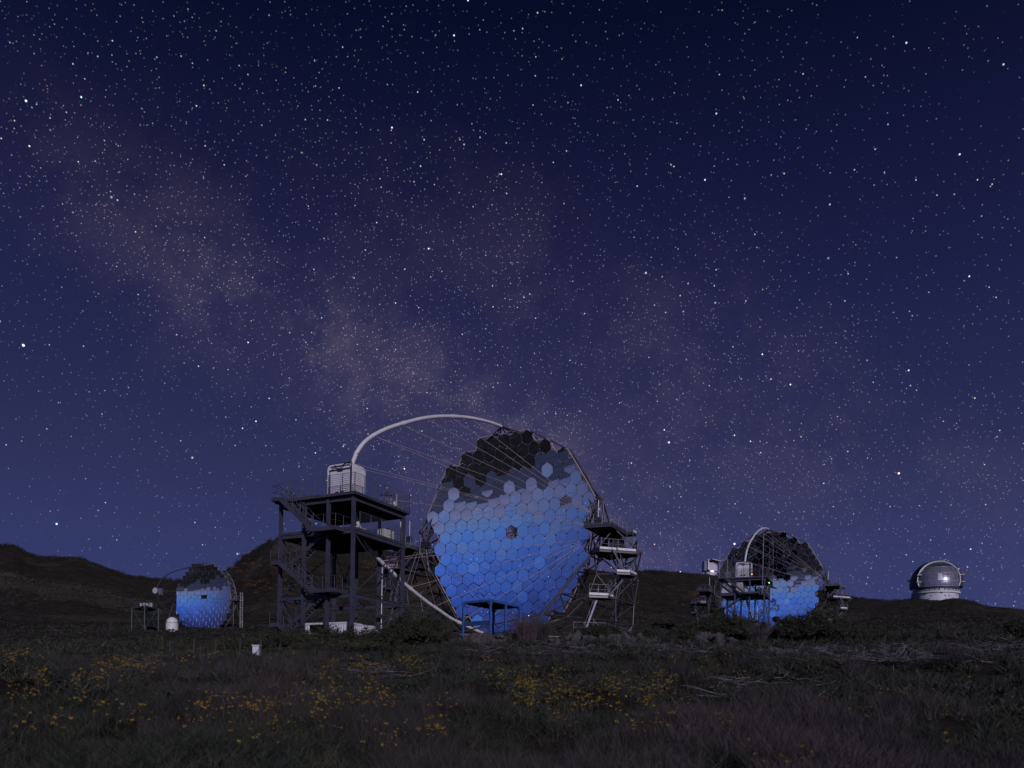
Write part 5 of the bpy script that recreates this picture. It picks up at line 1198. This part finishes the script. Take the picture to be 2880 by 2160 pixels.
# orange flowering scrub on the central hill
pts = []
for x0, x1, y0, y1, n in ((640, 790, 1545, 1650, 60), (780, 960, 1540, 1720, 60), (1010, 1130, 1545, 1640, 60), (1130, 1240, 1560, 1680, 55), (1640, 1900, 1630, 1760, 45), (700, 800, 1640, 1720, 14), (1880, 1960, 1640, 1720, 16), (960, 1100, 1600, 1700, 12)):
    for k in range(n): g = on_ground(rnd.uniform(x0, x1), rnd.uniform(y0, y1), 120, 620); pts.append((*g, rnd.uniform(.5, 1.35) * math.hypot(g[0], g[1]) / 230))
pts = np.array(pts)
mass('orange_scrub', CLUMPF, pts[:, :3] - (0, 0, .2), np.stack([pts[:, 3] * 1.5, pts[:, 3] * 1.3, pts[:, 3] * .75], 1), r.uniform(0, 6.28, len(pts)), ['rustbush'], 'rounded orange flowering bushes on the hillside behind the telescopes')
# streaks of pale dry grass across the left hillside
pts = []
for k in range(1500):
    px = rnd.uniform(0, 640); u_ = rnd.random()
    row = 1622 + .17 * px + rnd.gauss(0, 7) if u_ < .5 and px < 420 else (1690 + .07 * px + rnd.gauss(0, 6) if u_ < .75 else 1655 + .12 * px + rnd.gauss(0, 12))
    g = on_ground(px, row, 110, 760); pts.append((*g, rnd.uniform(.5, 1.2) * math.hypot(g[0], g[1]) / 330))
pts = np.array(pts); mass('pale_hill_grass', CLUMP, pts[:, :3] - (0, 0, .1), np.stack([pts[:, 3] * 2.6, pts[:, 3] * 1.5, pts[:, 3] * .5], 1), r.normal(0, .3, len(pts)), ['straw_hill'], 'streaks of pale dry grass on the left hillside')
# mid-ground thicket of dark bushes behind the crest
n = 5200; d = 36 * (150 / 36) ** r.random(n); px = r.uniform(-120, 3000, n); th = np.arctan((px - 1440) / FPX); x, y = d * np.sin(th), d * np.cos(th)
keep = ~((np.hypot(x - CD[0], y - CD[1]) < 14)) & ~((np.hypot(x + 16.5, y - 76.5) < 7)) & ~((px > 1270) & (px < 1480) & (d < 60)); x, y, d = x[keep], y[keep], d[keep]
P = np.stack([x, y, G(x, y) + rough(x, y) - .08], 1); s = r.uniform(.25, .6, len(x)) * np.clip(d / 60, .8, 1.6)
mass('thicket', SPRIG, P, np.stack([s * 1.5, s * 1.5, s], 1), r.uniform(0, 6.28, len(x)), ['leaf', 'leaf2'], 'dark broom thicket filling the hollow behind the crest', tilt=.3, matid=r.integers(0, 2, len(x)))
# bleached twig litter along the crest
def T_twig(seed):
    r_ = np.random.default_rng(seed); V, F = [], []
    for q in range(2):
        p = r_.normal(0, .12, 3) * (1, 1, 0) + (0, 0, .03); d_ = unit((r_.normal(), r_.normal(), .12)); 
        for k in range(4):
            b_ = len(V); p2 = p + d_ * .25; w_ = .018 * (1 - .2 * k); nrm_ = np.array([0, 0, w_]); sd_ = unit(np.cross(d_, (0, 0, 1))) * w_
            V += [p + nrm_, p - sd_, p + sd_, p2 + nrm_ * .8, p2 - sd_ * .8, p2 + sd_ * .8]; F += [(b_, b_ + 1, b_ + 4), (b_, b_ + 4, b_ + 3), (b_ + 2, b_, b_ + 3), (b_ + 2, b_ + 3, b_ + 5)]
            p = p2; d_ = unit(d_ + r_.normal(0, .35, 3) * (1, 1, .5)); 
    return np.array(V), np.array(F), np.zeros(len(F), int)
tw = []
for x0, x1, y0, y1, n in ((1300, 1500, 1826, 1850, 90), (1500, 1900, 1815, 1850, 260), (1900, 2250, 1828, 1855, 260), (2180, 2560, 1832, 1872, 420), (2500, 2880, 1822, 1880, 420), (2700, 2880, 1800, 1850, 200), (300, 460, 1850, 1890, 40), (960, 1120, 1870, 1920, 90), (2000, 2300, 1920, 1990, 70)):
    for k in range(int(n * .6)): g = on_ground(rnd.uniform(x0, x1), rnd.uniform(y0, y1), 10, 60); tw.append((g[0], g[1], g[2] + .10, rnd.uniform(.35, 1.15)))
tw = np.array(tw)
mass('twig_litter', [T_twig(k) for k in range(8)], tw[:, :3], tw[:, 3], rng.uniform(0, 6.28, len(tw)), ['wood', 'straw2'], 'bleached twig litter strewn along the crest', tilt=.25, matid=(rng.random(len(tw)) < .45).astype(int))
# wire fence posts on the left
for px_, row, where in ((478, 1828, 'below the small white domed hut, leftmost of its row'), (545, 1826, 'below the left half of the square-mirror dish'), (607, 1824, 'below the right half of the square-mirror dish'), (675, 1822, 'below the pale lattice mast'), (734, 1828, 'close beside the white utility box')):
    g = at(px_, row, 36.0); gz_ = Gn(g[0], g[1]); o = tag(MB().tube((0, 0, -.2), (0, 0, g[2] + .42 - gz_), .018, 'green', 6).build('fence_post', None, (g[0], g[1], gz_)), 'thin green fence post ' + where, 'fence post', 'fence posts in the left field')
